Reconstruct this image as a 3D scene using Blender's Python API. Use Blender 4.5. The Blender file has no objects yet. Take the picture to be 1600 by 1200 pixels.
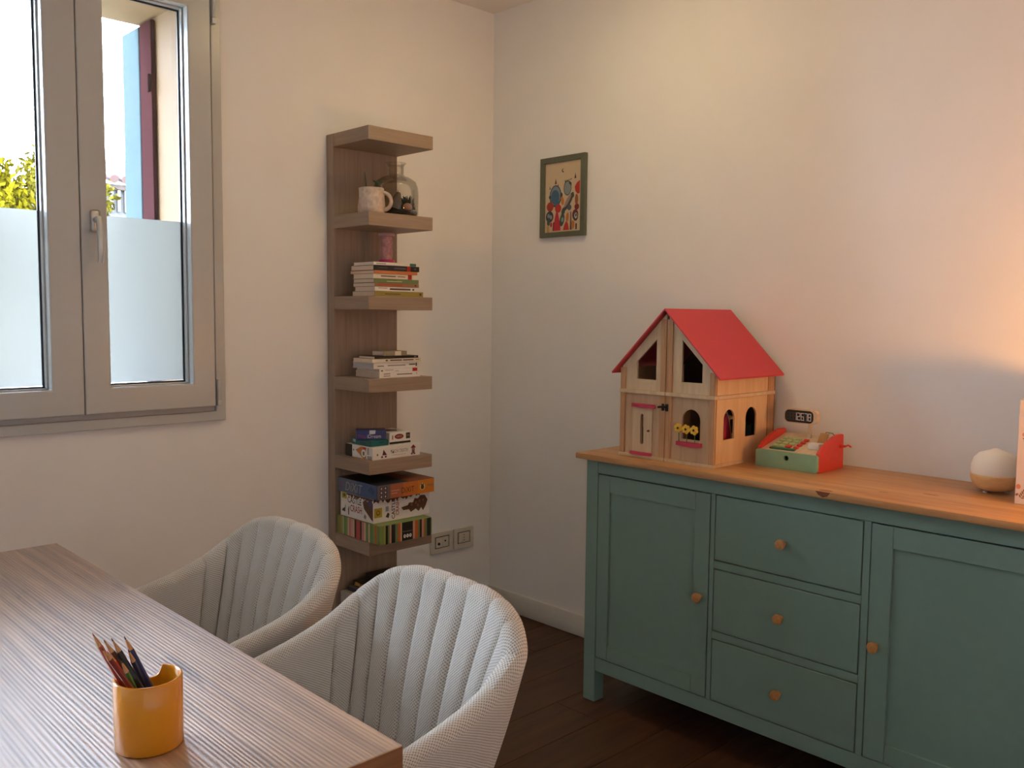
import bpy, bmesh, math, random
from mathutils import Vector, Matrix
random.seed(7)
PI = math.pi
SC = bpy.context.scene
COL = SC.collection

# ------------------------------------------------------------------ camera
cam_d = bpy.data.cameras.new('camera')
cam = bpy.data.objects.new('camera', cam_d)
COL.objects.link(cam)
R_ = Vector((0.7192, -0.6947, 0.0106)); U_ = Vector((0.0473, 0.0642, 0.9968)); F_ = Vector((0.6932, 0.7164, -0.0790))
F_.normalize(); R_ = (R_ - F_ * R_.dot(F_)).normalized(); U_ = R_.cross(F_)
mw = Matrix((R_, U_, -F_)).transposed().to_4x4()
mw.translation = Vector((-2.7791, -3.0117, 1.3593))
cam.matrix_world = mw
cam_d.sensor_width = 36.0
cam_d.lens = 1393.41 * 36.0 / 1600.0
cam_d.clip_start = 0.05
SC.camera = cam

# ------------------------------------------------------------------ light and exposure
SC.view_settings.view_transform = 'Standard'
SC.view_settings.look = 'None'
SC.view_settings.gamma = 1.0
SC.view_settings.use_curve_mapping = False
SC.view_settings.exposure = 0.0
SKY = 27.0; SKY_C = (0.98, 1.19, 1.52)
SUN = 9.0
LAMP = 245.0; LAMP_C = (1.0, 0.41, 0.07)
FILL = 22.0; FILL_C = (1.0, 0.77, 0.38)
wd = bpy.data.worlds.new('world'); SC.world = wd; wd.use_nodes = True
bg = wd.node_tree.nodes['Background']
bg.inputs[0].default_value = (*SKY_C, 1); bg.inputs[1].default_value = SKY
sun_d = bpy.data.lights.new('sun', 'SUN'); sun_d.energy = SUN; sun_d.angle = 0.01; sun_d.color = (1.0, 0.93, 0.78)
sun = bpy.data.objects.new('sun', sun_d); COL.objects.link(sun)
sun.rotation_euler = Vector((0.45, 0.75, -0.55)).to_track_quat('-Z', 'Y').to_euler()
sun.location = (-4, -8, 6)
por_d = bpy.data.lights.new('window_portal', 'AREA'); por_d.shape = 'RECTANGLE'; por_d.size = 0.86; por_d.size_y = 1.42
por_d.cycles.is_portal = True
por = bpy.data.objects.new('window_portal', por_d); COL.objects.link(por)
por.location = (-1.79, 0.10, 1.74); por.rotation_euler = (-PI/2, 0, 0)

por2_d = bpy.data.lights.new('added_door_portal', 'AREA'); por2_d.shape = 'RECTANGLE'; por2_d.size = 1.30; por2_d.size_y = 2.10
por2_d.cycles.is_portal = True
por2 = bpy.data.objects.new('added_door_portal', por2_d); COL.objects.link(por2)
por2.location = (-3.40, 0.10, 1.15); por2.rotation_euler = (-PI/2, 0, 0)

# ------------------------------------------------------------------ materials
def srgb(r, g, b):
    f = lambda c: (c/255)/12.92 if c/255 <= 0.04045 else ((c/255+0.055)/1.055)**2.4
    return (f(r), f(g), f(b))
MATS = {}
def nt_new(name):
    m = bpy.data.materials.new(name); m.use_nodes = True
    nt = m.node_tree
    return m, nt, nt.nodes['Principled BSDF']
def mix_ramp(nt, fac, c1, c2, p1=0.3, p2=0.7):
    r = nt.nodes.new('ShaderNodeValToRGB')
    r.color_ramp.elements[0].position = p1; r.color_ramp.elements[0].color = (*c1, 1)
    r.color_ramp.elements[1].position = p2; r.color_ramp.elements[1].color = (*c2, 1)
    nt.links.new(fac, r.inputs[0]); return r
def plain(name, c, rough=0.5, var=0.06, scale=40, bump=0.0, metal=0.0, spec=0.5, coat=0.0):
    """painted or plastic surface: one colour with a faint procedural mottling"""
    if name in MATS: return MATS[name]
    m, nt, p = nt_new(name)
    tc = nt.nodes.new('ShaderNodeTexCoord'); n = nt.nodes.new('ShaderNodeTexNoise')
    n.inputs['Scale'].default_value = scale; n.inputs['Detail'].default_value = 3
    nt.links.new(tc.outputs['Object'], n.inputs['Vector'])
    r = mix_ramp(nt, n.outputs['Fac'], tuple(x*(1-var) for x in c), tuple(min(1, x*(1+var)) for x in c))
    nt.links.new(r.outputs[0], p.inputs['Base Color'])
    p.inputs['Roughness'].default_value = rough; p.inputs['Metallic'].default_value = metal
    p.inputs['Specular IOR Level'].default_value = spec; p.inputs['Coat Weight'].default_value = coat
    if bump:
        b = nt.nodes.new('ShaderNodeBump'); b.inputs['Strength'].default_value = bump; b.inputs['Distance'].default_value = 0.002
        nt.links.new(n.outputs['Fac'], b.inputs['Height']); nt.links.new(b.outputs[0], p.inputs['Normal'])
    MATS[name] = m; return m
def wood(name, c1, c2, grain='x', stretch=14, scale=3.5, rough=0.5, bump=0.15, p1=0.3, p2=0.72, spec=0.4, fine=True):
    """wood: noise stretched along the grain, plus a finer pore layer"""
    if name in MATS: return MATS[name]
    m, nt, p = nt_new(name)
    tc = nt.nodes.new('ShaderNodeTexCoord'); mp = nt.nodes.new('ShaderNodeMapping')
    s = [stretch]*3; s['xyz'.index(grain)] = 1.0
    mp.inputs['Scale'].default_value = s
    nt.links.new(tc.outputs['Object'], mp.inputs['Vector'])
    n = nt.nodes.new('ShaderNodeTexNoise'); n.inputs['Scale'].default_value = scale; n.inputs['Detail'].default_value = 6
    n.inputs['Roughness'].default_value = 0.62; n.inputs['Distortion'].default_value = 0.4
    nt.links.new(mp.outputs[0], n.inputs['Vector'])
    r = mix_ramp(nt, n.outputs['Fac'], c1, c2, p1, p2)
    nt.links.new(r.outputs[0], p.inputs['Base Color'])
    p.inputs['Roughness'].default_value = rough; p.inputs['Specular IOR Level'].default_value = spec
    if bump:
        b = nt.nodes.new('ShaderNodeBump'); b.inputs['Strength'].default_value = bump; b.inputs['Distance'].default_value = 0.001
        nt.links.new(n.outputs['Fac'], b.inputs['Height']); nt.links.new(b.outputs[0], p.inputs['Normal'])
    MATS[name] = m; return m

M_WALL = plain('wall_paint', (0.86, 0.835, 0.81), 0.75, 0.012, 6, 0.03, spec=0.2)
M_CEIL = plain('ceiling_paint', (0.87, 0.84, 0.80), 0.8, 0.012, 6, spec=0.2)
M_BASEB = plain('baseboard_paint', (0.72, 0.68, 0.60), 0.4, 0.02)
M_PVC = plain('window_plastic', (0.50, 0.50, 0.49), 0.28, 0.01, spec=0.5)
M_GASKET = plain('rubber_gasket', (0.03, 0.035, 0.045), 0.5)
M_ORANGE = plain('outside_plaster', (0.122, 0.067, 0.024), 0.85, 0.08, 12, 0.2)
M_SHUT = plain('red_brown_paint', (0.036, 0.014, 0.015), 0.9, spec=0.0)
M_SHUTB = plain('pale_blue_leaf', (0.054, 0.074, 0.080), 0.9, spec=0.0)  # even pale blue for the shutter leaf
M_ALU = plain('satin_metal', (0.60, 0.59, 0.57), 0.35, 0.02, metal=0.9)
M_GREEN = plain('cabinet_green_paint', srgb(119, 144, 131), 0.42, 0.02, 30)
M_DARK = plain('recess_shade', (0.008, 0.010, 0.009), 0.8)  # near-black colour standing in for shade in gaps and holes
M_BLACK = plain('black_plastic', (0.012, 0.012, 0.014), 0.4)
M_PINE = wood('pine_top', srgb(172, 119, 72), srgb(208, 160, 106), 'y', 10, 2.2, 0.38, 0.08)
M_KNOB = wood('knob_wood', srgb(168, 112, 62), srgb(200, 146, 90), 'x', 6, 20, 0.4, 0.05)
M_OAKX = wood('shelf_oak_horizontal', srgb(145, 123, 105), srgb(167, 145, 126), 'x', 22, 5, 0.5, 0.12)
M_OAKZ = wood('shelf_oak_vertical', srgb(145, 123, 105), srgb(167, 145, 126), 'z', 22, 5, 0.5, 0.12)
M_OAKY = wood('shelf_oak_side', srgb(145, 123, 105), srgb(167, 145, 126), 'y', 22, 5, 0.5, 0.12)
M_FLOOR = wood('dark_plank_wood', srgb(50, 31, 21), srgb(90, 58, 39), 'x', 9, 3, 0.42, 0.15)
M_GROOVE = plain('floor_groove', (0.012, 0.008, 0.006), 0.9)
M_WHITE = plain('white_card', (0.78, 0.75, 0.70), 0.5, 0.02)
M_CREAM = plain('cream_card', (0.74, 0.66, 0.52), 0.55, 0.03)
M_PAGES = wood('book_pages', (0.66, 0.50, 0.38), (0.82, 0.66, 0.51), 'x', 60, 8, 0.8, 0.1)
M_PAGEG = wood('grey_book_pages', (0.42, 0.42, 0.42), (0.58, 0.57, 0.55), 'x', 60, 8, 0.8, 0.1)
M_RED = plain('toy_red', (0.62, 0.045, 0.030), 0.4)
M_ROOF = plain('roof_red', (0.56, 0.045, 0.060), 0.5, 0.02)
M_MAG = plain('raspberry_paint', (0.50, 0.030, 0.075), 0.4)
M_BIRCHX = wood('birch_light', srgb(205, 176, 138), srgb(226, 200, 164), 'z', 8, 5, 0.5, 0.05)
M_PLY = wood('plywood_panel', srgb(188, 152, 116), srgb(208, 174, 138), 'z', 8, 5, 0.5, 0.05)
M_SIDE_LIT = wood('lit_side_plywood', srgb(216, 174, 126), srgb(234, 196, 150), 'z', 8, 5, 0.5, 0.05)  # brighter copy of the plywood; lamplight on the sides put into colour
M_POST = wood('beech_post', srgb(176, 128, 86), srgb(206, 160, 116), 'z', 16, 7, 0.5, 0.05)
M_MINT = plain('mint_paint', srgb(136, 172, 138), 0.45)
M_TEAL = plain('teal_green_paint', srgb(30, 104, 82), 0.35)
M_KEYG = plain('pale_green_key', srgb(176, 196, 140), 0.35)
M_YEL = plain('petal_yellow', (0.80, 0.48, 0.04), 0.45)
M_POT = plain('glazed_yellow', (0.70, 0.27, 0.008), 0.16, 0.02, spec=0.5, coat=0.2)
M_STEM = plain('stem_green', (0.05, 0.14, 0.03), 0.5)
M_LEAD = plain('graphite', (0.03, 0.03, 0.03), 0.4)
M_TIPW = wood('sharpened_wood', srgb(176, 126, 84), srgb(206, 160, 116), 'z', 10, 60, 0.7, 0.1)

def mat_table():
    m, nt, p = nt_new('table_oak')
    tc = nt.nodes.new('ShaderNodeTexCoord')
    mp = nt.nodes.new('ShaderNodeMapping'); mp.inputs['Scale'].default_value = (26, 1.0, 26)
    nt.links.new(tc.outputs['Object'], mp.inputs['Vector'])
    n = nt.nodes.new('ShaderNodeTexNoise'); n.inputs['Scale'].default_value = 2.6; n.inputs['Detail'].default_value = 6; n.inputs['Distortion'].default_value = 0.5
    nt.links.new(mp.outputs[0], n.inputs['Vector'])
    r = mix_ramp(nt, n.outputs['Fac'], srgb(124, 93, 69), srgb(182, 144, 112), 0.28, 0.72)
    # a few dark cracks and knots
    mk = nt.nodes.new('ShaderNodeMapping'); mk.inputs['Scale'].default_value = (16, 2.2, 1); mk.inputs['Location'].default_value = (3.3, 1.7, 0)
    nt.links.new(tc.outputs['Object'], mk.inputs['Vector'])
    nk = nt.nodes.new('ShaderNodeTexNoise'); nk.inputs['Scale'].default_value = 1.5; nk.inputs['Detail'].default_value = 4; nk.inputs['Distortion'].default_value = 0.8
    nt.links.new(mk.outputs[0], nk.inputs['Vector'])
    rk = mix_ramp(nt, nk.outputs['Fac'], (1, 1, 1), (0.35, 0.28, 0.25), 0.66, 0.76)
    mm = nt.nodes.new('ShaderNodeMix'); mm.data_type = 'RGBA'; mm.blend_type = 'MULTIPLY'; mm.inputs['Factor'].default_value = 1.0
    nt.links.new(r.outputs[0], mm.inputs['A']); nt.links.new(rk.outputs[0], mm.inputs['B'])
    nt.links.new(mm.outputs['Result'], p.inputs['Base Color'])
    # brushed ridges along the grain
    mp2 = nt.nodes.new('ShaderNodeMapping'); mp2.inputs['Scale'].default_value = (1, 0.05, 1)
    nt.links.new(tc.outputs['Object'], mp2.inputs['Vector'])
    w = nt.nodes.new('ShaderNodeTexWave'); w.wave_type = 'BANDS'; w.bands_direction = 'X'; w.wave_profile = 'SIN'
    w.inputs['Scale'].default_value = 44; w.inputs['Distortion'].default_value = 9.0; w.inputs['Detail'].default_value = 3
    w.inputs['Detail Scale'].default_value = 0.35; w.inputs['Detail Roughness'].default_value = 0.6
    nt.links.new(mp2.outputs[0], w.inputs['Vector'])
    b = nt.nodes.new('ShaderNodeBump'); b.inputs['Strength'].default_value = 0.34; b.inputs['Distance'].default_value = 0.0008
    nt.links.new(w.outputs['Fac'], b.inputs['Height']); nt.links.new(b.outputs[0], p.inputs['Normal'])
    p.inputs['Roughness'].default_value = 0.46; p.inputs['Specular IOR Level'].default_value = 1.0; p.inputs['IOR'].default_value = 1.9
    return m
M_TABLE = mat_table()

def mat_fabric():
    m, nt, p = nt_new('woven_fabric')
    uv = nt.nodes.new('ShaderNodeUVMap')
    sep = nt.nodes.new('ShaderNodeSeparateXYZ'); nt.links.new(uv.outputs[0], sep.inputs[0])
    def sine(o, k):
        a = nt.nodes.new('ShaderNodeMath'); a.operation = 'MULTIPLY'; a.inputs[1].default_value = k
        nt.links.new(o, a.inputs[0])
        s = nt.nodes.new('ShaderNodeMath'); s.operation = 'SINE'; nt.links.new(a.outputs[0], s.inputs[0]); return s
    su = sine(sep.outputs[0], 2*PI/0.0068); sv = sine(sep.outputs[1], 2*PI/0.0068)
    mu = nt.nodes.new('ShaderNodeMath'); mu.operation = 'MULTIPLY'
    nt.links.new(su.outputs[0], mu.inputs[0]); nt.links.new(sv.outputs[0], mu.inputs[1])
    h = nt.nodes.new('ShaderNodeMath'); h.operation = 'MULTIPLY_ADD'; h.inputs[1].default_value = 0.5; h.inputs[2].default_value = 0.5
    nt.links.new(mu.outputs[0], h.inputs[0])
    n = nt.nodes.new('ShaderNodeTexNoise'); n.inputs['Scale'].default_value = 420; n.inputs['Detail'].default_value = 2
    nt.links.new(uv.outputs[0], n.inputs['Vector'])
    ad = nt.nodes.new('ShaderNodeMath'); ad.operation = 'MULTIPLY_ADD'; ad.inputs[1].default_value = 0.6; 
    nt.links.new(n.outputs['Fac'], ad.inputs[0]); nt.links.new(h.outputs[0], ad.inputs[2])
    r = mix_ramp(nt, ad.outputs[0], (0.25, 0.228, 0.195), (0.70, 0.65, 0.585), 0.32, 0.85)
    nt.links.new(r.outputs[0], p.inputs['Base Color'])
    b = nt.nodes.new('ShaderNodeBump'); b.inputs['Strength'].default_value = 0.7; b.inputs['Distance'].default_value = 0.0015
    nt.links.new(ad.outputs[0], b.inputs['Height']); nt.links.new(b.outputs[0], p.inputs['Normal'])
    p.inputs['Roughness'].default_value = 0.95; p.inputs['Specular IOR Level'].default_value = 0.1
    p.inputs['Sheen Weight'].default_value = 0.25
    return m
M_FAB = mat_fabric()

def mat_glass(name, tint=(1, 1, 1), k=1.0):
    m = bpy.data.materials.new(name); m.use_nodes = True; nt = m.node_tree; nt.nodes.clear()
    o = nt.nodes.new('ShaderNodeOutputMaterial'); mx = nt.nodes.new('ShaderNodeMixShader')
    t = nt.nodes.new('ShaderNodeBsdfTransparent'); t.inputs[0].default_value = (*tint, 1)
    g = nt.nodes.new('ShaderNodeBsdfGlossy'); g.inputs['Roughness'].default_value = 0.02
    f = nt.nodes.new('ShaderNodeFresnel'); f.inputs[0].default_value = 1.45
    mu = nt.nodes.new('ShaderNodeMath'); mu.operation = 'MULTIPLY'; mu.inputs[1].default_value = k
    nt.links.new(f.outputs[0], mu.inputs[0])
    nt.links.new(mu.outputs[0], mx.inputs[0]); nt.links.new(t.outputs[0], mx.inputs[1]); nt.links.new(g.outputs[0], mx.inputs[2])
    nt.links.new(mx.outputs[0], o.inputs[0]); return m
M_GLASS = mat_glass('clear_glass', (0.98, 0.99, 0.99))
M_JAR = mat_glass('jar_glass', (0.955, 0.955, 0.94), 0.40)
M_PINKGL = mat_glass('pink_glass', (0.93, 0.80, 0.80), 0.5)
def mat_film():
    m = bpy.data.materials.new('frosted_film'); m.use_nodes = True; nt = m.node_tree; nt.nodes.clear()
    o = nt.nodes.new('ShaderNodeOutputMaterial'); mx = nt.nodes.new('ShaderNodeMixShader'); mx.inputs[0].default_value = 0.62
    t = nt.nodes.new('ShaderNodeBsdfTranslucent'); t.inputs[0].default_value = (0.155, 0.148, 0.130, 1)
    g = nt.nodes.new('ShaderNodeBsdfRefraction'); g.inputs['IOR'].default_value = 1.25; g.inputs['Roughness'].default_value = 0.55
    g.inputs[0].default_value = (0.080, 0.076, 0.067, 1)
    n = nt.nodes.new('ShaderNodeTexNoise'); n.inputs['Scale'].default_value = 900
    b = nt.nodes.new('ShaderNodeBump'); b.inputs['Strength'].default_value = 0.2; b.inputs['Distance'].default_value = 0.0004
    nt.links.new(n.outputs['Fac'], b.inputs['Height']); nt.links.new(b.outputs[0], g.inputs['Normal'])
    nt.links.new(g.outputs[0], mx.inputs[1]); nt.links.new(t.outputs[0], mx.inputs[2]); nt.links.new(mx.outputs[0], o.inputs[0])
    return m
M_FILM = mat_film()
def mat_emit(name, c, s):
    m, nt, p = nt_new(name)
    p.inputs['Base Color'].default_value = (0.8, 0.75, 0.65, 1)
    p.inputs['Emission Color'].default_value = (*c, 1); p.inputs['Emission Strength'].default_value = s
    return m
M_LAMP = mat_emit('lit_globe', LAMP_C, LAMP)
M_FILL = mat_emit('fill_light_disc', FILL_C, FILL)

# ------------------------------------------------------------------ mesh helpers
WLOC = {}
class MB:
    def __init__(s): s.bm = bmesh.new(); s.mats = []
    def _mi(s, m):
        if m is None: return 0
        if m not in s.mats: s.mats.append(m)
        return s.mats.index(m)
    def box(s, x0, x1, y0, y1, z0, z1, bev=0.0, seg=1, m=None, rot=0.0, piv=None):
        mi = s._mi(m); r = bmesh.ops.create_cube(s.bm, size=1.0); vs = r['verts']
        for v in vs:
            v.co = Vector(((x0+x1)/2 + v.co.x*(x1-x0), (y0+y1)/2 + v.co.y*(y1-y0), (z0+z1)/2 + v.co.z*(z1-z0)))
        fs = set(f for v in vs for f in v.link_faces)
        if bev:
            es = list(set(e for v in vs for e in v.link_edges))
            q = bmesh.ops.bevel(s.bm, geom=es, offset=bev, segments=seg, profile=0.5, affect='EDGES')
            fs = set(f for f in q['faces']) | set(f for v in q['verts'] for f in v.link_faces)
            vs = list(set(v for f in fs for v in f.verts))
        for f in fs: f.material_index = mi
        if rot:
            pv = piv or Vector(((x0+x1)/2, (y0+y1)/2, 0)); Mx = Matrix.Rotation(rot, 3, 'Z')
            for v in vs: v.co = Mx @ (v.co - pv) + pv
        return s
    def lathe(s, prof, c, n=32, axis='z', m=None, cap0=True, cap1=True, twist=None):
        """prof: (radius, height) pairs"""
        mi = s._mi(m); rings = []
        for (r, h) in prof:
            ring = []
            for i in range(n):
                a = 2*PI*i/n; rr = r
                if twist: rr = twist(r, h, a)
                p = {'z': (rr*math.cos(a), rr*math.sin(a), h), 'x': (h, rr*math.cos(a), rr*math.sin(a)), 'y': (rr*math.cos(a), h, rr*math.sin(a))}[axis]
                ring.append(s.bm.verts.new((c[0]+p[0], c[1]+p[1], c[2]+p[2])))
            rings.append(ring)
        for a, b in zip(rings, rings[1:]):
            for i in range(n):
                f = s.bm.faces.new((a[i], a[(i+1) % n], b[(i+1) % n], b[i])); f.material_index = mi
        if cap0: s.bm.faces.new(rings[0][::-1]).material_index = mi
        if cap1: s.bm.faces.new(rings[-1]).material_index = mi
        return s
    def tube(s, pts, r, n=8, m=None, closed=False):
        mi = s._mi(m); pts = [Vector(p) for p in pts]; rings = []; L = len(pts)
        rs = r if isinstance(r, (list, tuple)) else [r]*L
        up = None
        for i, p in enumerate(pts):
            if closed: d = pts[(i+1) % L] - pts[i-1]
            else: d = pts[min(i+1, L-1)] - pts[max(i-1, 0)]
            d.normalize()
            if up is None: up = Vector((0, 0, 1)) if abs(d.z) < 0.9 else Vector((1, 0, 0))
            a = d.cross(up).normalized(); b = a.cross(d).normalized(); up = b
            rings.append([s.bm.verts.new(p + (a*math.cos(2*PI*k/n) + b*math.sin(2*PI*k/n))*rs[i]) for k in range(n)])
        pr = list(zip(rings, rings[1:])) + ([(rings[-1], rings[0])] if closed else [])
        for a, b in pr:
            for k in range(n): s.bm.faces.new((a[k], a[(k+1) % n], b[(k+1) % n], b[k])).material_index = mi
        if not closed:
            s.bm.faces.new(rings[0][::-1]).material_index = mi; s.bm.faces.new(rings[-1]).material_index = mi
        return s
    def plate(s, loops, O, A, B, N, t, m=None):
        """flat plate: outer loop + holes in (a,b) coordinates, extruded by t along -N"""
        mi = s._mi(m); O, A, B, N = Vector(O), Vector(A), Vector(B), Vector(N)
        fl, es = [], []
        for lp in loops:
            vs = [s.bm.verts.new(O + A*a + B*b) for a, b in lp]; fl.append(vs)
            for i in range(len(vs)): es.append(s.bm.edges.new((vs[i], vs[(i+1) % len(vs)])))
        q = bmesh.ops.triangle_fill(s.bm, use_beauty=True, use_dissolve=False, edges=es)
        fs = [g for g in q['geom'] if isinstance(g, bmesh.types.BMFace)]
        for f in fs: f.material_index = mi
        if t:
            bk = {}
            for vs in fl:
                for v in vs: bk[v] = s.bm.verts.new(v.co - N*t)
            for f in fs: s.bm.faces.new([bk[v] for v in reversed(f.verts)]).material_index = mi
            for vs in fl:
                for i in range(len(vs)):
                    a, b = vs[i], vs[(i+1) % len(vs)]
                    s.bm.faces.new((a, bk[a], bk[b], b)).material_index = mi
        return s
    def build(s, name, mat=None, parent=None, smooth=None, recalc=True):
        if recalc: bmesh.ops.recalc_face_normals(s.bm, faces=s.bm.faces)
        off = WLOC.get(parent.name, Vector()) if parent else Vector()
        for v in s.bm.verts: v.co -= off
        me = bpy.data.meshes.new(name); s.bm.to_mesh(me); s.bm.free()
        for mm in (s.mats or [mat]): me.materials.append(mm)
        o = bpy.data.objects.new(name, me); COL.objects.link(o)
        if parent: o.parent = parent
        WLOC[o.name] = off.copy()
        if smooth is not None:
            me.polygons.foreach_set('use_smooth', [True]*len(me.polygons))
            try: me.set_sharp_from_angle(angle=math.radians(smooth))
            except Exception: pass
        return o
def tag(o, label=None, cat=None, group=None, kind=None):
    if label: o['label'] = label
    if cat: o['category'] = cat
    if group: o['group'] = group
    if kind: o['kind'] = kind
    return o
def thing(name, loc, label, cat, group=None):
    o = bpy.data.objects.new(name, None); COL.objects.link(o); o.location = loc; o.empty_display_size = 0.05
    WLOC[o.name] = Vector(loc)
    return tag(o, label, cat, group)
def bx(name, mat, parent, x0, x1, y0, y1, z0, z1, bev=0.0, seg=1, rot=0.0, piv=None):
    return MB().box(x0, x1, y0, y1, z0, z1, bev, seg, rot=rot, piv=piv).build(name, mat, parent, 40 if bev else None)
def copy_tree(o, parent=None):
    c = o.copy(); COL.objects.link(c)
    if parent: c.parent = parent
    for ch in list(o.children): copy_tree(ch, c)
    return c
def rect(a0, b0, a1, b1): return [(a0, b0), (a1, b0), (a1, b1), (a0, b1)]
def arch(a0, a1, b0, b1, n=12):
    r = (a1-a0)/2; c = (a0+a1)/2; s = 1 if a1 > a0 else -1; rr = abs(r)
    pts = [(a0, b0), (a1, b0)]
    for i in range(n+1):
        t = PI*i/n; pts.append((c + r*math.cos(t), b1 - rr + rr*math.sin(t)))
    return pts
def ell(a, b, ra, rb, n=16, rot=0.0):
    return [(a + ra*math.cos(2*PI*i/n)*math.cos(rot) - rb*math.sin(2*PI*i/n)*math.sin(rot),
             b + ra*math.cos(2*PI*i/n)*math.sin(rot) + rb*math.sin(2*PI*i/n)*math.cos(rot)) for i in range(n)]

class Face:
    """a flat face to print on: origin O, unit vectors A (reading direction) and B (up), outward normal N"""
    def __init__(s, O, A, B): s.O, s.A, s.B = Vector(O), Vector(A).normalized(), Vector(B).normalized(); s.N = s.A.cross(s.B); s.mb = MB(); s.k = 0; s.any = False
    def poly(s, pts, m, lift=None):
        s.k += 1; s.any = True
        s.mb.plate([pts], s.O + s.N*(lift or (0.00025 + 0.00004*s.k)), s.A, s.B, s.N, 0.0, m); return s
    def rect(s, a0, b0, a1, b1, m): return s.poly(rect(a0, b0, a1, b1), m)
    def ell(s, a, b, ra, rb, m, rot=0.0, n=16): return s.poly(ell(a, b, ra, rb, n, rot), m)
    def text(s, txt, a0, b0, a1, b1, m, rot=0, bold=0.0, shear=0.0):
        """lettering fitted into a rectangle"""
        s.k += 1; s.any = True
        cu = bpy.data.curves.new('lettering', 'FONT'); cu.body = txt; cu.offset = bold; cu.shear = shear; cu.resolution_u = 2
        ob = bpy.data.objects.new('lettering', cu); COL.objects.link(ob)
        bpy.context.view_layer.update()
        me = bpy.data.meshes.new_from_object(ob.evaluated_get(bpy.context.evaluated_depsgraph_get()))
        bpy.data.objects.remove(ob); bpy.data.curves.remove(cu)
        xs = [v.co.x for v in me.vertices]; ys = [v.co.y for v in me.vertices]
        if not xs: return s
        X0, X1, Y0, Y1 = min(xs), max(xs), min(ys), max(ys)
        mi = s.mb._mi(m); new = []
        for v in me.vertices:
            u, w = (v.co.x-X0)/(X1-X0), (v.co.y-Y0)/max(1e-6, Y1-Y0)
            if rot == 90: u, w = 1-w, u
            new.append(s.mb.bm.verts.new(s.O + s.A*(a0+(a1-a0)*u) + s.B*(b0+(b1-b0)*w) + s.N*(0.00025+0.00004*s.k)))
        for p in me.polygons:
            try: s.mb.bm.faces.new([new[i] for i in p.vertices]).material_index = mi
            except ValueError: pass
        bpy.data.meshes.remove(me); return s
    def done(s, parent, name='printed_artwork'):
        if s.any: return tag(s.mb.build(name, None, parent, recalc=False), kind='stuff')

# ------------------------------------------------------------------ room shell
ZC = 2.689; XL = -4.3; YF = -4.7
def struct(o): o['kind'] = 'structure'; return o
flo = struct(bx('floor', M_GROOVE, None, XL, 0, YF, 0, -0.10, -0.008))
y = 0.0; row = 0; plank_mesh = None
while y > YF + 0.01:
    w = 0.19; y1 = max(y - w, YF); xx = 0.0 - [0.0, 0.55, 0.27, 0.82][row % 4]; row += 1
    cuts = [0.0] + [c for c in [xx - 1.22*k for k in range(5)] if XL + 0.05 < c < -0.05] + [XL]
    for a, b in zip(cuts, cuts[1:]):
        bx('plank', M_FLOOR, flo, b + 0.001, a - 0.001, y1 + 0.001, y - 0.001, -0.008, 0.0, 0.0008)
    y = y1
struct(bx('ceiling', M_CEIL, None, XL, 0, YF, 0, ZC, ZC + 0.12))
struct(bx('wall_right', M_WALL, None, 0, 0.15, YF, 0.38, -0.1, ZC + 0.12))
struct(bx('wall_left', M_WALL, None, XL - 0.15, XL, YF, 0.38, -0.1, ZC + 0.12))
struct(bx('wall_front', M_WALL, None, XL - 0.15, 0.15, YF - 0.15, YF, -0.1, ZC + 0.12))
# window wall: an inner leaf round the window frame and an outer leaf in orange plaster
FX0, FX1, FZ0, FZ1 = -2.262, -1.330, 0.990, 2.487
OX0, OX1, OZ0, OZ1 = -2.165, -1.424, 1.060, 2.400
struct(MB().plate([rect(XL, -0.1, 0, ZC + 0.12), rect(FX0, FZ0, FX1, FZ1), rect(-4.10, 0.02, -2.70, 2.25)], (0, 0, 0), (1, 0, 0), (0, 0, 1), (0, -1, 0), 0.065).build('wall_back', M_WALL))
struct(MB().plate([rect(XL - 0.15, -0.6, 0.15, ZC + 0.4), rect(OX0, OZ0, OX1, OZ1), rect(-4.07, 0.02, -2.73, 2.22)], (0, 0.066, 0), (1, 0, 0), (0, 0, 1), (0, -1, 0), 0.315).build('wall_outside', M_ORANGE))
# baseboards
def baseboard(name, x0, x1, y0, y1):
    o = MB().box(x0, x1, y0, y1, 0.0005, 0.093, 0.004, 2).build(name, M_BASEB, None, 40); struct(o)
baseboard('baseboard_right', -0.013, -0.0005, YF + 0.02, -0.0005)
baseboard('baseboard_back', -2.68, -0.014, -0.013, -0.0005)

# ------------------------------------------------------------------ window
win = bpy.data.objects.new('window_1', None); COL.objects.link(win); win.location = (-1.79, 0, 0.97); WLOC['window_1'] = Vector((-1.79, 0, 0.97)); struct(win)
def ring(o0, o1, oz0, oz1, i0, i1, iz0, iz1, y0, y1):
    return MB().plate([rect(o0, oz0, o1, oz1), rect(i0, iz0, i1, iz1)], (0, y0, 0), (1, 0, 0), (0, 0, 1), (0, -1, 0), y1 - y0)
def bev_mod(o, w=0.003, seg=2):
    b = o.modifiers.new('bevel', 'BEVEL'); b.width = w; b.segments = seg; b.limit_method = 'ANGLE'; b.angle_limit = math.radians(50)
    return o
bev_mod(ring(-2.295, -1.306, 0.968, 2.515, FX0 + 0.004, FX1 - 0.012, FZ0 + 0.012, FZ1 - 0.004, -0.017, -0.0005).build('frame_trim', M_PVC, win))
bev_mod(ring(FX0 + 0.001, FX1 - 0.001, FZ0 + 0.001, FZ1 - 0.001, -2.19, -1.405, 1.07, 2.42, 0.001, 0.064).build('frame', M_PVC, win))
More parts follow.
